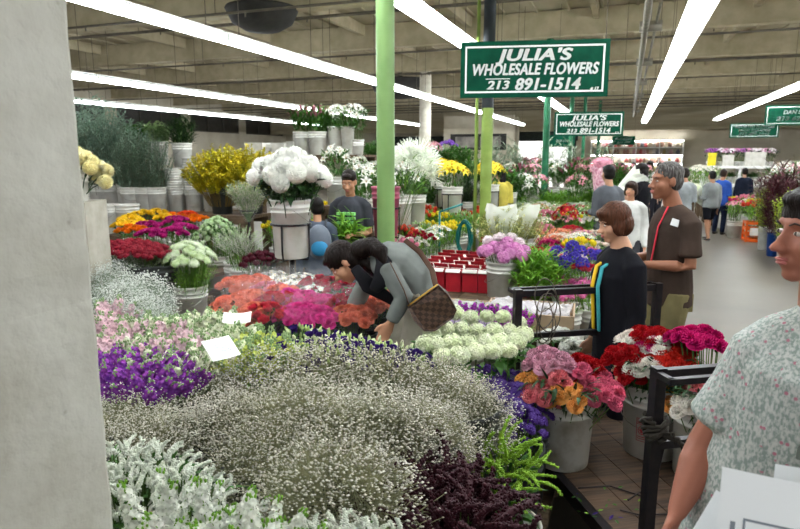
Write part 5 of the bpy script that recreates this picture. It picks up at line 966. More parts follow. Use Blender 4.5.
# ================================================================ people
def remeshed(name, mb, m, root, loc, voxel, it=3, kind=None):
    me = mb.mesh('tmp', m); me.transform(Matrix.Translation(-loc)); o = bpy.data.objects.new('tmp', me); COL.objects.link(o)
    r = o.modifiers.new('r', 'REMESH'); r.mode = 'VOXEL'; r.voxel_size = voxel; s = o.modifiers.new('s', 'SMOOTH'); s.factor = .5; s.iterations = it
    dg = bpy.context.evaluated_depsgraph_get(); dg.update(); nm = bpy.data.meshes.new_from_object(o.evaluated_get(dg)); bpy.data.objects.remove(o)
    nm.materials.clear(); nm.materials.append(m); nm.polygons.foreach_set('use_smooth', [True]*len(nm.polygons)); nm.polygons.foreach_set('material_index', [0]*len(nm.polygons)); nm.name = name
    return ob(name, nm, root)
def lerp(a, b, t): return V(a).lerp(V(b), t)
def pose(x, y, h, f, armL='down', armR='down', headf=None, stride=0, lean=0, nod=0):
    f = V((f.x, f.y, 0)).normalized(); r = V((f.y, -f.x, 0)); u = V((0, 0, 1)); o = V((x, y, 0)); P = lambda a, b, c: o+r*a*h+f*(b*h)+u*c*h
    J = dict(h=h, f=f, r=r, pel=P(0, 0, .53), waist=P(0, .005+lean*.3, .62), chest=P(0, lean*.7, .735), neck=P(0, -.01+lean, .835), head=P(0, .018+lean*1.2, .93-.01*abs(lean)))
    hf = V((headf.x, headf.y, 0)).normalized() if headf else f; hf = (hf-u*nod).normalized(); hr = hf.cross(u).normalized(); J['hf'] = hf; J['hu'] = hr.cross(hf)
    pre = {'down': ((.025, -.01, -.18), (.035, .03, -.335)), 'fwd': ((.02, .0, -.175), (-.03, .15, -.17)), 'fwdlow': ((.03, .01, -.18), (.0, .12, -.25)), 'up': ((.03, .05, -.15), (-.03, .14, -.08))}
    for S, sg, arm in (('L', -1, armL), ('R', 1, armR)):
        sh = J['neck']+r*sg*.1*h-u*.042*h+f*.0; a = pre[arm]; J['sh'+S] = sh
        J['el'+S] = sh+(r*sg*a[0][0]+f*a[0][1]+u*a[0][2])*h; J['wr'+S] = sh+(r*sg*a[1][0]+f*a[1][1]+u*a[1][2])*h
        st = stride*sg*.09; J['hip'+S] = P(sg*.05, 0, .51); J['kn'+S] = P(sg*.055, .02+st*.6, .285); J['an'+S] = P(sg*.058, st-.01, .045)
    return J
def hand(mb, wr, el, J, sg, curl=.5):
    d = (wr-el).normalized(); s = J['h']/1.7; side = J['f']-d*J['f'].dot(d); side = side.normalized() if side.length > .1 else J['r']; n = d.cross(side)*sg
    mb.loft([wr, wr+d*.045*s, wr+d*.085*s], [(.024*s, .019*s), (.036*s, .016*s), (.038*s, .013*s)], side, 10)
    for i, (o_, L) in enumerate(((.029, .068), (.01, .078), (-.01, .072), (-.028, .058))):
        a = wr+d*.08*s+side*o_*s; b_ = a+(d*.95+n*.3*curl).normalized()*L*.5*s; c = b_+(d*.6+n*curl).normalized()*L*.55*s; mb.loft([a, b_, c], [.0092*s, .0086*s, .0072*s], side, 8)
    a = wr+d*.03*s+side*.022*s; b_ = a+(side*.8+d*.7).normalized()*.035*s; c = b_+(side*.3+d*1).normalized()*.035*s; mb.loft([a, b_, c], [.012*s, .0105*s, .009*s], n, 8)
def person(label, J, skin, top, bottom, hair, hairc, voxel=.012, sleeve='long', leg='long', shoe='2a2420', fat=1.0, hem=.06, extra=None, gray=False, group=None, topmat=None, detail=True, bump=.5):
    h = J['h']; s = h/1.7; f, r = J['f'], J['r']; u = V((0, 0, 1)); sm = mat('skin_'+skin, skin, rough=.5, spec=.35, scale=3); loc = (J['anL']+J['anR'])/2; loc = V((loc.x, loc.y, 0))
    root = thing('person', label, 'person', loc); side = (J['shR']-J['shL']).normalized(); hside = (J['hipR']-J['hipL']).normalized()
    b = MB(); tor = [J['pel'], J['waist'], J['chest'], lerp(J['chest'], J['neck'], .55), J['neck']]; rad = [(.15*fat, .1*fat), (.125*fat, .09*fat), (.13*fat, .1*fat), (.1*fat, .08), (.05, .05)]
    b.loft(tor, [(a*s, c*s) for a, c in rad], [hside, side], 18)
    A = Matrix((J['hf'].cross(J['hu']), J['hf'], J['hu'])).transposed(); C = J['head']; k = s*.95+.05; W = lambda x, y, z: C+A @ V((x, y, z))*k
    b.loft([J['neck']-J['hu']*.01, lerp(J['neck'], C, .45), W(0, -.02, -.05)], [.056*s*fat, .05*s*fat**.5, .05*s], side, 14)
    for c, rr in (((0, -.014, .035), (.073, .09, .083)), ((0, .018, -.03), (.06*fat**.4, .068, .084)), ((0, .058, -.094), (.027, .024, .02)), ((-.034, .05, -.03), (.028, .032, .032)), ((.034, .05, -.03), (.028, .032, .032)), ((0, .066, .028), (.05, .02, .014)), ((0, .074, -.062), (.028, .018, .022)), ((.073, -.008, -.008), (.009, .019, .031)), ((-.073, -.008, -.008), (.009, .019, .031)), ((0, .107, -.03), (.012, .013, .011)), ((-.011, .097, -.034), (.009, .011, .008)), ((.011, .097, -.034), (.009, .011, .008))):
        b.ell(W(*c), tuple(q*k for q in rr), A, nu=14, nv=10)
    b.loft([W(0, .078, .02), W(0, .09, -.005), W(0, .1, -.026)], [.007*k, .008*k, .011*k], A @ V((1, 0, 0)), 8)
    for S, sg in (('L', -1), ('R', 1)):
        sh, el, wr = J['sh'+S], J['el'+S], J['wr'+S]; b.loft([lerp(J['neck'], sh, .5)-u*.035*s, sh-u*.02*s, lerp(sh, el, .35), el, lerp(el, wr, .3), wr], [.026*s, .034*s*fat, .038*s*fat, .035*s*fat, .036*s*fat, .024*s], f, 12); hand(b, wr, el, J, sg)
        hp, kn, an = J['hip'+S], J['kn'+S], J['an'+S]; b.loft([hp, lerp(hp, kn, .3), kn, lerp(kn, an, .3), an], [.088*s*fat, .08*s*fat, .053*s, .055*s, .035*s], r, 12); b.loft([an-u*.01, an+f*.06*s-u*.025*s, an+f*.13*s-u*.03*s], [.036*s, (.04*s, .028*s), (.034*s, .016*s)], r, 10)
    remeshed('body', b, sm, root, loc, voxel*.8 if voxel < .01 else voxel, 2)
    # top
    tm = topmat or mat('cloth_'+top, top, tuple(int(int(top[i:i+2], 16)*.82) for i in (0, 2, 4)), rough=.85, scale=5, bump=bump, bscale=14, spec=.1); b = MB(); e = .02*s
    dn = (J['pel']-J['waist']).normalized()
    b.loft([J['pel']+dn*hem*h, J['pel'], J['waist'], J['chest'], lerp(J['chest'], J['neck'], .5), lerp(J['chest'], J['neck'], .75), lerp(J['chest'], J['neck'], .98)], [(.16*s*fat+e*.7, .118*s*fat+e*.7), (.152*s*fat+e, .11*s*fat+e), (.135*s*fat+e, .104*s*fat+e), (.142*s*fat+e, .115*s*fat+e), (.125*s*fat+e, .1*s+e), (.09*s*fat+e, .078*s+e), (.055*s+e*.5, .055*s+e*.5)], [hside, side], 20, capk=.25)
    for S in 'LR':
        sh, el, wr = J['sh'+S], J['el'+S], J['wr'+S]
        P_ = [lerp(J['neck'], sh, .25)-u*.008*s, lerp(J['neck'], sh, .75)-u*.008*s, sh+(el-sh)*.08, lerp(sh, el, .4)]; Q = [.042*s+e*.5, .05*s+e*.5, .05*s*fat+e*.6, .046*s*fat+e*.6]
        if sleeve == 'long': P_ += [el, lerp(el, wr, .5), lerp(el, wr, .93)]; Q += [.042*s+e*.7, .037*s+e*.6, .03*s+e*.5]
        else: P_ += [lerp(sh, el, .75)]; Q += [.048*s*fat+e*.9]
        b.loft(P_, Q, f, 14, capk=.2)
    remeshed('top', b, tm, root, loc, voxel, 2)
    bm_ = mat('cloth_'+bottom, bottom, tuple(int(int(bottom[i:i+2], 16)*.8) for i in (0, 2, 4)), rough=.9, scale=5, bump=bump, bscale=12, spec=.1); b = MB()
    b.loft([J['pel']+u*.05*s, J['pel'], lerp(J['pel'], (J['hipL']+J['hipR'])/2, 1)-u*.03*s], [(.155*s*fat+.006, .11*s*fat+.006), (.165*s*fat+.006, .118*s*fat+.006), (.13*s*fat, .1*s*fat)], hside, 18, capk=.3)
    for S in 'LR':
        hp, kn, an = J['hip'+S], J['kn'+S], J['an'+S]; P_ = [hp, lerp(hp, kn, .3), lerp(hp, kn, .85)]; Q = [.095*s*fat, .09*s*fat, .07*s*fat]
        if leg == 'long': P_ += [kn, lerp(kn, an, .4), lerp(kn, an, .95)]; Q += [.064*s*fat+.004, .064*s, .056*s]
        b.loft(P_, Q, r, 14, capk=.15)
    remeshed('trousers' if leg == 'long' else 'shorts', b, bm_, root, loc, voxel, 2)
    hm = mat('hair_'+hairc, hairc, '6e6c69' if gray else tuple(int(int(hairc[i:i+2], 16)*.6) for i in (0, 2, 4)), rough=.5, scale=40 if gray else 30, stretch=(3, 3, .4), bump=.5, bscale=40, spec=.15, lo=.45, hi=.7)
    b = MB(); H_ = {'short': (((0, -.02, .047), (.079, .092, .079)), ((0, -.04, .0), (.076, .068, .075))), 'bob': (((0, -.014, .042), (.09, .1, .088)), ((0, -.035, -.02), (.092, .082, .085)), ((0, .05, .075), (.06, .045, .03)), ((-.07, .01, -.02), (.02, .04, .06)), ((.07, .01, -.02), (.02, .04, .06))),
          'long': (((0, -.014, .045), (.085, .097, .083)), ((0, -.045, -.02), (.086, .07, .09)), ((0, -.075, -.14), (.075, .04, .13)), ((0, .05, .08), (.05, .04, .022)))}
    H_['crop'] = (((0, -.02, .05), (.08, .094, .08)), ((0, -.035, .0), (.08, .072, .085)), ((0, .055, .085), (.05, .035, .025)))
    for c, rr in H_[hair]: b.ell(W(*c), tuple(q*k for q in rr), A, nu=16, nv=12)
    if extra and 'hairtail' in extra: b.loft(extra['hairtail'], [.055, .055, .045, .02], side, 12)
    hv = min(voxel, .008); o = remeshed('hair', b, hm, root, loc, hv, 1)
    if voxel < .01:
        for v in o.data.vertices: n_ = math.sin(v.co.x*230+math.sin(v.co.z*60)*2)*math.cos(v.co.y*190+v.co.z*30); v.co += v.normal*.0022*n_
    if detail:
        for sg in (-1, 1):
            b = MB(); b.ell(W(sg*.031, .0755, .004), (.0125*k, .007*k, .0055*k), A); e_ = ob('eye', b.mesh('eye', mat('eye_white', 'b8aca2', rough=.2), True), root); e_.location = -loc
            b = MB(); b.ell(W(sg*.031, .0795, .004), (.005*k, .0035*k, .0048*k), A); ob('iris', b.mesh('iris', mat('iris_brown', '22150e', rough=.15), True), e_)
            b = MB(); b.tube([W(sg*.016, .087, .022), W(sg*.032, .085, .028), W(sg*.048, .073, .022)], [.0018*k, .0024*k, .0014*k], 6); e_ = ob('eyebrow', b.mesh('eyebrow', mat('brow_dark', '2c201a'), True), root); e_.location = -loc
        b = MB(); b.ell(W(0, .0885, -.058), (.022*k, .008*k, .0045*k), A); b.ell(W(0, .0885, -.0665), (.019*k, .0085*k, .0055*k), A); e_ = ob('lips', b.mesh('lips', mat('lips_'+skin, 'a8605a'), True), root); e_.location = -loc
    if leg != 'none':
        for S in 'LR':
            an = J['an'+S]; b = MB(); b.loft([an-f*.025*s-u*.008, an+f*.05*s-u*.014*s, an+f*.15*s-u*.022*s], [(.042*s, .034*s), (.044*s, .03*s), (.036*s, .02*s)], r, 12); e_ = ob('shoe', b.mesh('shoe', mat('shoe_'+shoe, shoe, rough=.5), True), root); e_.location = -loc
    return root, loc, W
def part(root, loc, name, mb, m, label=None, sm=True):
    o = ob(name, mb.mesh(name, m, sm), root); o.location = -loc
    if label: o['label'] = label
    return o
U = V((0, 0, 1))
# bending woman
D = 3.52
J = dict(h=1.66, f=-rt, r=fw.copy(), pel=at(418, 290, D+.05), waist=at(413, 276, D+.02), chest=at(398, 263, D), neck=at(371, 259, D-.02), head=at(344, 262, D-.07), shL=at(386, 268, D-.17), elL=at(404, 297, D-.19), wrL=at(391, 322, D-.17), shR=at(371, 272, D+.13), elR=at(356, 303, D+.13), wrR=at(350, 338, D+.08))
J['hf'] = (-rt*.62-U*.78-fw*.1).normalized(); t_ = (-rt*.78+U*.62); J['hu'] = (t_-J['hf']*t_.dot(J['hf'])).normalized()
for S, dd, pk in (('L', -.08, 405), ('R', .1, 384)):
    hp = at(421, 304, D+.05)+fw*dd; J['hip'+S] = hp; kx = at(pk, 350, D+dd*1.2); J['kn'+S] = V((kx.x, kx.y, .47)); J['an'+S] = V((kx.x, kx.y, .075))+rt*.07
hx = J['head']
root, loc, W = person('woman in a grey cardigan with dark ponytail bending over the flowers', J, 'b8876a', '7d827e', 'cfc9b6', 'long', '1a110e', .0095, fat=.98, hem=.015, extra={'hairtail': [at(358, 250, D-.12), at(372, 246, D-.15), at(381, 252, D-.19), at(384, 262, D-.2)]}, bump=.35)
b = MB(); b.loft([at(355, 268, D-.16), at(368, 285, D-.15), at(392, 300, D-.02), at(400, 290, D)], [(.03, .012), (.045, .014), (.03, .012), (.02, .01)], U, 12); b.loft([at(378, 248, D-.12), at(384, 262, D-.2), at(382, 280, D-.2), at(374, 290, D-.17)], [(.02, .01), (.045, .012), (.05, .012), (.03, .01)], rt, 12); part(root, loc, 'black_scarf', b, mat('scarf_black', '15141a', rough=.9), 'black scarf collar')
# shoulder bag
BAG = mat('bag_brown', '4a3428', '33231a', rough=.5); nt = BAG.node_tree; bs_ = nt.nodes['Principled BSDF']; ch = nt.nodes.new('ShaderNodeTexChecker'); ch.inputs['Scale'].default_value = 46; ch.inputs[1].default_value = srgb('4d372a'); ch.inputs[2].default_value = srgb('2f2019'); tc = nt.nodes.new('ShaderNodeTexCoord'); nt.links.new(tc.outputs['UV'], ch.inputs[0]); nt.links.new(ch.outputs[0], bs_.inputs['Base Color'])
bp = at(434, 310, D-.22); t = thing('shoulder_bag', 'brown checked shoulder bag with gold zip hanging from the bending woman', 'bag', bp)
ax_ = (rt*.80+U*.60).normalized(); ay_ = (-rt*.6+U*.8).normalized(); B3 = Matrix((ax_, fw, ay_)).transposed()
b = MB(); prof = [(-.5, 1), (.5, 1), (.56, .3), (.5, -.6), (.3, -.85), (-.3, -.85), (-.52, -.5), (-.56, .3)]; w_, h_ = .205, .1
vs = []; 
for kk, (dep, sc) in enumerate(((-.045, .9), (-.055, 1), (.055, 1), (.045, .9))): vs += [B3 @ V((x*w_*sc, dep*(1 if z < .9 else .4), z*h_*sc)) for x, z in prof]
fs = [(k*8+i, k*8+(i+1) % 8, (k+1)*8+(i+1) % 8, (k+1)*8+i) for k in range(3) for i in range(8)]+[tuple(range(8))[::-1], tuple(range(24, 32))]
b.add(vs, fs); me = b.mesh('bag_body', BAG); uv = me.uv_layers.new(name='uv'); inv = B3.inverted()
for lp in me.loops: q = inv @ me.vertices[lp.vertex_index].co; uv.data[lp.index].uv = (q.x+q.y, q.z)
ob('bag_body', me, t); b = MB(); b.tube([B3 @ V((-w_*.48, 0, h_*1.02)), B3 @ V((w_*.48, 0, h_*1.02))], .005, 6); ob('zip', b.mesh('zip', mat('brass_zip', 'c9a24a', metal=.8, rough=.3)), t, None)
b = MB(); b.loft([B3 @ V((-w_*.45, 0, h_)), at(404, 290, D-.26)-bp, at(390, 262, D-.25)-bp], [(.013, .003), (.014, .004), (.013, .003)], fw, 8, capk=0); b.loft([B3 @ V((w_*.42, 0, h_)), at(432, 270, D-.12)-bp, at(420, 252, D-.06)-bp, at(405, 240, D-.1)-bp], [(.016, .004)]*4, rt, 8, capk=0); ob('strap', b.mesh('strap', mat('strap_brown', '4a3020', rough=.6), True), t)
# woman in black
fx = (-rt*.96-fw*.12).normalized(); p = at(620, 300, 3.5); J = pose(p.x, p.y, 1.55, fx, 'down', 'down', headf=fx, nod=.28, lean=.03)
hc = at(614, 223, 3.42); dz = hc-J['head']; 
for k_ in ('head', 'neck', 'chest', 'shL', 'shR', 'elL', 'elR', 'wrL', 'wrR'): J[k_] = J[k_]+V((dz.x, dz.y, dz.z*.8))*(1 if k_ != 'chest' else .6)
root, loc, W = person('woman in a black jacket with short brown hair standing behind the cart', J, 'c09074', '16161c', '24222a', 'bob', '4c2c1c', .009, fat=1.2, hem=.1, bump=.3)
for nm_, lb_2, mm_, px_ in (('teal_shirt_front', 'teal shirt front', mat('teal_cloth', '3a9aa0', rough=.8), 0), ('yellow_lining', 'yellow strip along the jacket front', mat('yellow_cloth', 'd8b020', rough=.8), 1)):
    b = MB(); ws = (.012, .02, .024, .024, .02); q = [J['neck']+fx*.05-U*.05, J['chest']+fx*.115+U*.05, J['chest']+fx*.135-U*.06, J['waist']+fx*.125, J['pel']+fx*.135]
    b.loft([c+(fx*.016 if px_ else fx*.002)-fw*(.055 if not px_ else .0) for c in q], [(w_, .008) for w_ in ws], fw, 10); part(root, loc, nm_, b, mm_, lb_2)
# man in brown tee
fx = (-rt*.97-fw*.1).normalized(); p = at(671, 250, 4.1); J = pose(p.x, p.y, 1.765, fx, 'fwd', 'fwd', headf=fx, nod=.03)
hc = at(666, 181, 4.0); dz = hc-J['head']; J['head'] += dz; J['neck'] += dz*.6; J['shL'] -= V((0, 0, .02)); J['shR'] -= V((0, 0, .02))
root, loc, W = person('grey-haired man in a brown t-shirt and khaki trousers beside the woman in black', J, '8a5a42', '43362f', '7c7350', 'short', '3a3634', .009, sleeve='short', fat=1.05, hem=.07, gray=True, bump=.45)
b = MB(); b.box((0, 0, 0), (.055, .004, .045), Matrix.Rotation(.3, 3, 'Y')); me = b; c0 = J['chest']+U*.075-fw*.155+fx*.06; mm = Matrix((-fx, fw, U)).transposed(); b.v = [tuple(c0+mm @ V(v)) for v in b.v]; part(root, loc, 'name_sticker', b, SW, 'white name sticker', False)
b = MB(); b.loft([J['neck']+fx*.06-fw*.05, J['chest']+fx*.13-fw*.06+U*.04, J['waist']+fx*.15-fw*.05], [(.012, .003)]*3, fw, 8); part(root, loc, 'red_lanyard', b, mat('red_cloth', 'b81c30', rough=.7), 'red lanyard')
b = MB(); c0 = J['hipR']+U*.0; q = J['pel']-U*.1-fw*.13-fx*.06; b.box((0, 0, 0), (.11, .03, .12)); b.v = [tuple(q+mm @ V(v)) for v in b.v]; part(root, loc, 'cargo_pocket', b, mat('cloth_7c7350', '7c7350'), None, False)
# foreground woman at the right
tf = (-fw*.75-rt*.66).normalized(); tr = V((tf.y, -tf.x, 0)); d0 = 1.42
neck = at(834, 308, d0); J = dict(h=1.66, f=tf, r=tr, neck=neck, head=at(821, 233, d0-.03), chest=neck-U*.17+tf*.01, waist=neck-U*.37-rt*.055, pel=neck-U*.55-rt*.08)
hf = (-rt*.99-fw*.02-U*.03).normalized(); J['hf'] = hf; J['hu'] = hf.cross(U).normalized().cross(hf)
shw = .17
for S, sg in (('R', 1), ('L', -1)):
    sh = neck+tr*sg*shw-U*.05; J['sh'+S] = sh
    J['hip'+S] = V((neck.x, neck.y, .82))+tr*sg*.085; J['kn'+S] = V((neck.x, neck.y, .46))+tr*sg*.09; J['an'+S] = V((neck.x, neck.y, .075))+tr*sg*.095
J['shR'] = at(768, 345, d0+.06); J['elR'] = at(706, 445, d0+.15); J['wrR'] = at(677, 512, d0+.1); J['elL'] = J['shL']-U*.28-tr*.06; J['wrL'] = J['elL']+tf*.2+tr*.12+U*.03
PAT = mat('patterned_blouse', 'bcbdb8', '84918a', rough=.8, scale=150, stretch=(1, 1, .6), detail=4, lo=.4, hi=.6); nt = PAT.node_tree; N = nt.nodes; L = nt.links; bs_ = N['Principled BSDF']; old = bs_.inputs['Base Color'].links[0].from_socket
tc = N.new('ShaderNodeTexCoord'); vo = N.new('ShaderNodeTexVoronoi'); vo.inputs['Scale'].default_value = 48; L.new(tc.outputs['Object'], vo.inputs['Vector']); rp = N.new('ShaderNodeValToRGB'); rp.color_ramp.elements[0].color = (1, 1, 1, 1); rp.color_ramp.elements[0].position = .16; rp.color_ramp.elements[1].color = (0, 0, 0, 1); rp.color_ramp.elements[1].position = .24; L.new(vo.outputs['Distance'], rp.inputs[0])
n2 = N.new('ShaderNodeTexNoise'); n2.inputs['Scale'].default_value = 14; L.new(tc.outputs['Object'], n2.inputs['Vector']); gt = N.new('ShaderNodeMath'); gt.operation = 'GREATER_THAN'; gt.inputs[1].default_value = .49; L.new(n2.outputs['Fac'], gt.inputs[0]); mu = N.new('ShaderNodeMath'); mu.operation = 'MULTIPLY'; L.new(gt.outputs[0], mu.inputs[0]); L.new(rp.outputs[0], mu.inputs[1])
mx = N.new('ShaderNodeMixRGB'); mx.inputs[2].default_value = srgb('b07080'); L.new(mu.outputs[0], mx.inputs[0]); L.new(old, mx.inputs[1]); L.new(mx.outputs[0], bs_.inputs['Base Color'])
root, loc, W = person('woman in a patterned grey and pink blouse at the right edge holding papers', J, '9c624e', 'c9cbc6', '4a4a50', 'long', '1c1412', .0075, sleeve='short', fat=1.34, hem=.1, topmat=PAT)
b = MB(); b.loft([lerp(J['neck'], J['chest'], t__)+tf*(.085+.05*t__)+tr*.01 for t__ in (.2, .7, 1.2, 1.8)], [(.012, .003), (.01, .003), (.008, .003), (.006, .003)], tr, 8); part(root, loc, 'blouse_placket', b, mat('placket_grey', '6c726c'))
# papers held by her
def paper(c, ex, ey, w, h, label, lines):
    n = ex.cross(ey).normalized(); t = thing('paper_sheet', label, 'paper', c); b = MB(); M = Matrix((ex, ey, n)).transposed()
    k = 6; vs = [M @ V((-w/2+w*i/k, s*h/2, .012*math.sin(PI*i/k)+q*.001)) for q in (0, 1) for i in range(k+1) for s in (-1, 1)]; m2 = 2*(k+1); fs = [(2*i, 2*i+2, 2*i+3, 2*i+1) for i in range(k)]; fs = [f[::-1] for f in fs]+[tuple(j+m2 for j in f) for f in fs]
    b.add(vs, fs); ob('sheet', b.mesh('sheet', mat('paper_white', 'eceff0', rough=.7)), t)
    b = MB(); z = lambda x: .012*math.sin(PI*(x/w+.5))+.0018
    for (x0, y0, x1, y1) in lines:
        vs = [M @ V((x, y, z(x))) for x in [x0+(x1-x0)*i/6 for i in range(7)] for y in (y0, y1)]; b.add(vs, [(2*i, 2*i+2, 2*i+3, 2*i+1) for i in range(6)])
    ob('printed_lines', b.mesh('printed_lines', mat('print_grey', '7f8790') if 'blue' not in label else mat('print_blue', '6f7fb4')), t)
LN = [(-.07, .02, .12, .024), (-.07, -.1, -.066, .024), (.116, -.1, .12, .024), (-.07, -.1, .12, -.096)]+[(-.09, -.06+.02*k, -.082, -.045+.02*k) for k in range(4)]+[(-.03, -.08, .0, -.03), (.03, -.075, .07, -.06), (.03, -.05, .07, -.035)]
tl = (rt*.96-U*.22).normalized(); ey = (U*.85+fw*.35+rt*.2).normalized()
ey = (ey-tl*ey.dot(tl)).normalized(); pc = at(778, 540, 1.04); paper(pc, tl, ey, .22, .2, 'large white printed sheet held at her waist by the woman in the blouse', LN)
t2 = (rt*.8-U*.6).normalized(); e2 = (U*.75+rt*.5+fw*.25); e2 = (e2-t2*e2.dot(t2)).normalized(); paper(at(722, 535, 1.1), t2, e2, .11, .12, 'small white sheet with blue print peeking out at the left of the papers', [(-.02, -.02+.012*k, .025, -.014+.012*k) for k in range(5)])
t3 = (rt*.97-U*.12).normalized(); e3 = (U*.9+rt*.35+fw*.2); e3 = (e3-t3*e3.dot(t3)).normalized(); paper(at(806, 506, 1.12), t3, e3, .13, .14, 'greyish folded sheet standing behind the large printed sheet', [(-.04, .03, .04, .033)])
# middle-distance people
def head_at(px, py, d, h_off=.93):
    p = at(px, py, d); return p, p.z/h_off
def quick(px, py, d, f, label, skin, top, bottom, hair, hc, vox=.014, **kw):
    p, h = head_at(px, py, d); pk = {k: kw.pop(k) for k in ('armL', 'armR', 'headf', 'stride', 'lean', 'nod') if k in kw}; J = pose(p.x, p.y, h, f, **pk); o = J['head']-p; 
    J = {k: (v-V((o.x, o.y, 0)) if isinstance(v, V) and k not in ('f', 'r', 'hf', 'hu') else v) for k, v in J.items()}; return person(label, J, skin, top, bottom, hair, hc, vox, **kw)+(J,)
r5, l5, W5, J5 = quick(349, 182, 6.15, (-fw*.9-rt*.2), 'young man in a dark printed t-shirt holding wrapped greens', 'a87a5c', '3c3e44', '3a4050', 'crop', '1d1613', .01, sleeve='short', armL='fwd', armR='fwdlow', nod=.35, fat=.95)
b = MB(); c0 = J5['chest']-U*.03; ff = J5['f']; 
for k in range(3): 
    for j in range(4): q = c0+ff*.145+J5['r']*(-.075+.05*j)-U*(.045*k-.04); b.box(q, (.036, .036, .03))
part(r5, l5, 'shirt_print', b, mat('print_green', '7fc070', rough=.8), 'pale green print', False)
hp = lerp(J5['wrL'], J5['wrR'], .5)+ff*.06; put(T('greens_bundle', None, [T('foliage', sprigs(24, .5, .12, .2, .03, 8, .02, 0, 0, .2, .1).mesh('foliage', [LEAFY, STEM], True), kind='stuff')]), hp-U*.22+J5['r']*.1, 'bundle of long green leaves held by the young man', 'greenery', tilt=Matrix.Rotation(.5, 3, (fw)))
r6, l6, W6, J6 = quick(317, 208, 5.9, (fw*.95-rt*.2), 'child with black hair and a blue and grey backpack behind the stand', 'b08060', '5a6474', '3a4050', 'crop', '14100e', .01, fat=.9)
b = MB(); c0 = J6['chest']-J6['f']*.13-U*.04; mm = Matrix((J6['r'], J6['f'], U)).transposed(); b.ell(c0, (.12, .07, .17), mm, nu=16, nv=12); bp_ = b.mesh('pack_body', mat('pack_grey', '78808c', '5c6470', scale=6), True)
t = thing('backpack', 'small blue and grey backpack worn by the child', 'bag', (0, 0, 0)); ob('pack_body', bp_, t); b = MB(); b.ell(c0-J6['f']*.05-U*.05, (.08, .035, .08), mm); ob('front_pocket', b.mesh('front_pocket', mat('pack_blue', '2f86b4'), True), t); b = MB(); [b.tube([c0+J6['r']*s_*.07+U*.14, c0+J6['r']*s_*.08+U*.2+J6['f']*.1, c0+J6['r']*s_*.09+J6['f']*.24+U*.05, c0+J6['r']*s_*.08+J6['f']*.2-U*.12], .012, 6) for s_ in (-1, 1)]; ob('straps', b.mesh('straps', mat('pack_strap', '3c424c'), True), t)
quick(500, 172, 10.3, (fw*.9-rt*.3), 'woman in a yellow sweater with long black hair seen from behind', 'c49a7c', 'd2c45a', '8f8c88', 'long', '16110f', .012, armL='fwd', armR='fwd', fat=.95, hem=.03, headf=(fw*.7-rt*.5))
rW, lW, WW_, JW = quick(712, 176, 12.7, (fw*.98-rt*.15), 'walker in a grey sweatshirt and black shorts seen from behind', 'a5785c', '8f9494', '17181e', 'crop', '14110f', .012, armL='fwd', armR='down', stride=1, leg='short', fat=1.12, hem=.04)
q = JW['wrL']+JW['f']*.08; put(T('wrapped_bouquet', None, [T('wrapper', cone(.03, .2, -.25, .2, 14, .03).mesh('wrapper', PAPERW)), T('blossoms', cluster(.18, .12, 90, .025, 4, .5).mesh('blossoms', [pet('eef0d8', 'd4dc90')]), M=TR((0, 0, .18)), kind='stuff')]), q, 'white wrapped bouquet held by the walker in the grey sweatshirt', 'flowers', tilt=Matrix.Rotation(-.7, 3, fw))
quick(724, 174, 13.6, (fw*.6+rt*.7), 'person in a blue shirt and dark trousers just beyond the walker', 'a5785c', '2f55a8', '1d2438', 'crop', '2a1c14', .013, armL='fwd', armR='fwd')
quick(608, 174, 8.1, (fw*.95-rt*.25), 'man in a dark grey shirt seen from behind near the second sign', 'a07458', '5c6066', '33343a', 'crop', '15120f', .012, armL='fwd', armR='fwd', fat=1.05)
quick(631, 190, 7.4, (-fw*.8-rt*.5), 'woman in a white top facing the camera behind the woman in black', 'b8876a', 'd8d8d4', '4a4a50', 'bob', '2c1c14', .012, fat=.9)
rB, lB, WB_, JB = quick(641, 171, 9.3, (fw*.7-rt*.7), 'woman in a black top with bare arms carrying a white paper bouquet', 'b98a70', '1c1c20', '2a2a30', 'long', '17110f', .012, sleeve='short', armL='up', armR='fwd')
put(T('wrapped_bouquet', None, [T('wrapper', cone(.04, .17, -.3, .3, 14, .025).mesh('wrapper', PAPERW)), T('blossoms', cluster(.15, .08, 80, .02, 4, .5).mesh('blossoms', [pet('f0ece8', 'e0c8d0')]), M=TR((0, 0, .28)), kind='stuff')]), JB['wrL']+U*.1, 'white paper bouquet carried on the shoulder of the woman in black top', 'flowers', tilt=Matrix.Rotation(.9, 3, fw))
quick(685, 174, 11.2, (fw*.9+rt*.2), 'person in a pale striped shirt and dark jeans beyond the man in brown', 'a87a60', 'a4aaac', '25324a', 'crop', '2a2320', .014, armL='fwd', armR='fwd')
for px, py, d, f, lab, tp, hr in ((622, 168, 13.5, -fw, 'distant person in black with long hair in the crowd by the shelves', '24242a', 'long'), (650, 166, 14.5, -fw-rt*.5, 'distant person in a white top in the crowd by the shelves', 'd8d4cc', 'bob'), (633, 167, 15.5, fw, 'distant person in a dark jacket at the back of the crowd', '2c2c34', 'crop'), (660, 167, 16, -rt, 'distant person in a blue top in the crowd by the shelves', '3c5078', 'bob'), (745, 172, 15.5, fw*.8+rt*.3, 'distant shopper in dark clothes at the orchid shelf', '1e2434', 'crop')):
    quick(px, py, d, f, lab, 'b48c74', tp, '2c2c34', hr, '1a1512', .018, detail=False)
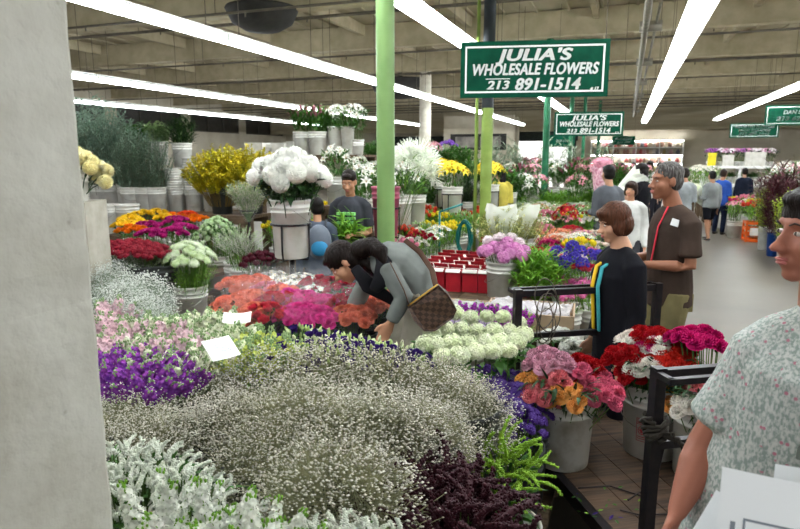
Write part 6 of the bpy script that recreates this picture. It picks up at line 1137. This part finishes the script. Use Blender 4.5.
# ================================================================ benches under everything
LABS = {'front': 'low wooden bench under the baby\'s breath', 'mid2': 'low wooden bench under the stocks and roses', 'mid': 'low wooden bench under the ribbed white buckets', 'tier': 'wooden tier under the dark red flat bunches', 'tier2': 'wooden tier under the ranunculus', 'rack': 'high wooden rack under the bucket stacks and eucalyptus', 'rack2': 'wooden step in front of the high rack', 'shelf1': 'tall wooden shelf behind the eucalyptus', 'shelf2': 'wooden stand under the yellow acacia', 'shelf3': 'tall wooden shelf carrying cartons and lilies', 'bed': 'wooden bench under the white lilies', 'bed1': 'low bench of the crowded middle bed', 'bed2': 'low bench of the farther middle bed', 'bed3': 'low bench of the mixed bed by the aisle', 'bed4': 'low bench of the far mixed bed', 'peony': 'narrow bench under the peony mum bucket', 'redb': 'bench under the red cartons and fresh greens', 'redb2': 'bench under the paper-wrapped grass bouquets', 'agb': 'low bench under the agapanthus', 'agb2': 'low bench under the pale lavender', 'trays': 'bench under the cardboard trays', 'snow': 'low bench under the snowball blooms', 'snow2': 'low bench under the magenta row', 'stat': 'low pallet under the violet statice', 'pomp': 'low crate bench under the white pompons', 'back1': 'bench of the rear lily stall', 'back2': 'tall bench at the very back of the lily stall', 'back3': 'low bench before the rear lily stall', 'bush': 'bench under the light green bushes', 'pinkp': 'narrow stand under the pink paper bouquet'}
for k, L_ in REG.items():
    z = min(v[4] for v in L_)
    if k == 'bed':   # each bucket at its own height: small stands
        for v in L_: bench(v[0], v[1], v[2], v[3], v[4], 'small wooden stand under one lily bucket near the young man'); tag_last = [o for o in COL.objects if o.name.startswith('display_bench')][-1]; tag_last['group'] = 'small stands under the lilies'
        continue
    if k.startswith('gr'):
        for v in L_: bench(v[0], v[1], v[2], v[3], v[4], 'small wooden stand in the greens behind the yellow lilies'); [o for o in COL.objects if o.name.startswith('display_bench')][-1]['group'] = 'small stands in the greens'
        continue
    x0, x1, y0, y1 = min(v[0] for v in L_), max(v[1] for v in L_), min(v[2] for v in L_), max(v[3] for v in L_)
    if k == 'front': x1 = min(x1, -.62); y0 = 1.0
    if k == 'tier2': pass
    if k == 'mid2': y0 = max(y0, 2.5)
    if k == 'back1': y0 = 13.05
    x0, x1, y0, y1 = x0, x1, y0, y1; print('BENCH', k, [round(q, 2) for q in (x0, x1, y0, y1, z)], len(L_)); bench(x0, x1, y0, y1, z, LABS.get(k, 'wooden bench'))
# ================================================================ light
w = bpy.data.worlds.new('world'); scn.world = w; w.use_nodes = True; bg = w.node_tree.nodes['Background']; bg.inputs[0].default_value = (.92, .96, 1, 1); bg.inputs[1].default_value = .55
sl = bpy.data.lights.new('sun', 'SUN'); sl.energy = 7; sl.angle = .01; so = bpy.data.objects.new('sun', sl); COL.objects.link(so); so.rotation_euler = (math.radians(24), 0, 0)
scn.view_settings.view_transform = 'Standard'; scn.view_settings.look = 'None'; scn.view_settings.exposure = 0.68; scn.view_settings.gamma = 1; scn.view_settings.use_curve_mapping = False
scn.cycles.max_bounces = 6; scn.cycles.transparent_max_bounces = 12; scn.cycles.caustics_reflective = False; scn.cycles.caustics_refractive = False
for o in COL.objects:
    l = o.get('label')
    if l and len(l.split()) > 16: print('LONG', o.name, l)
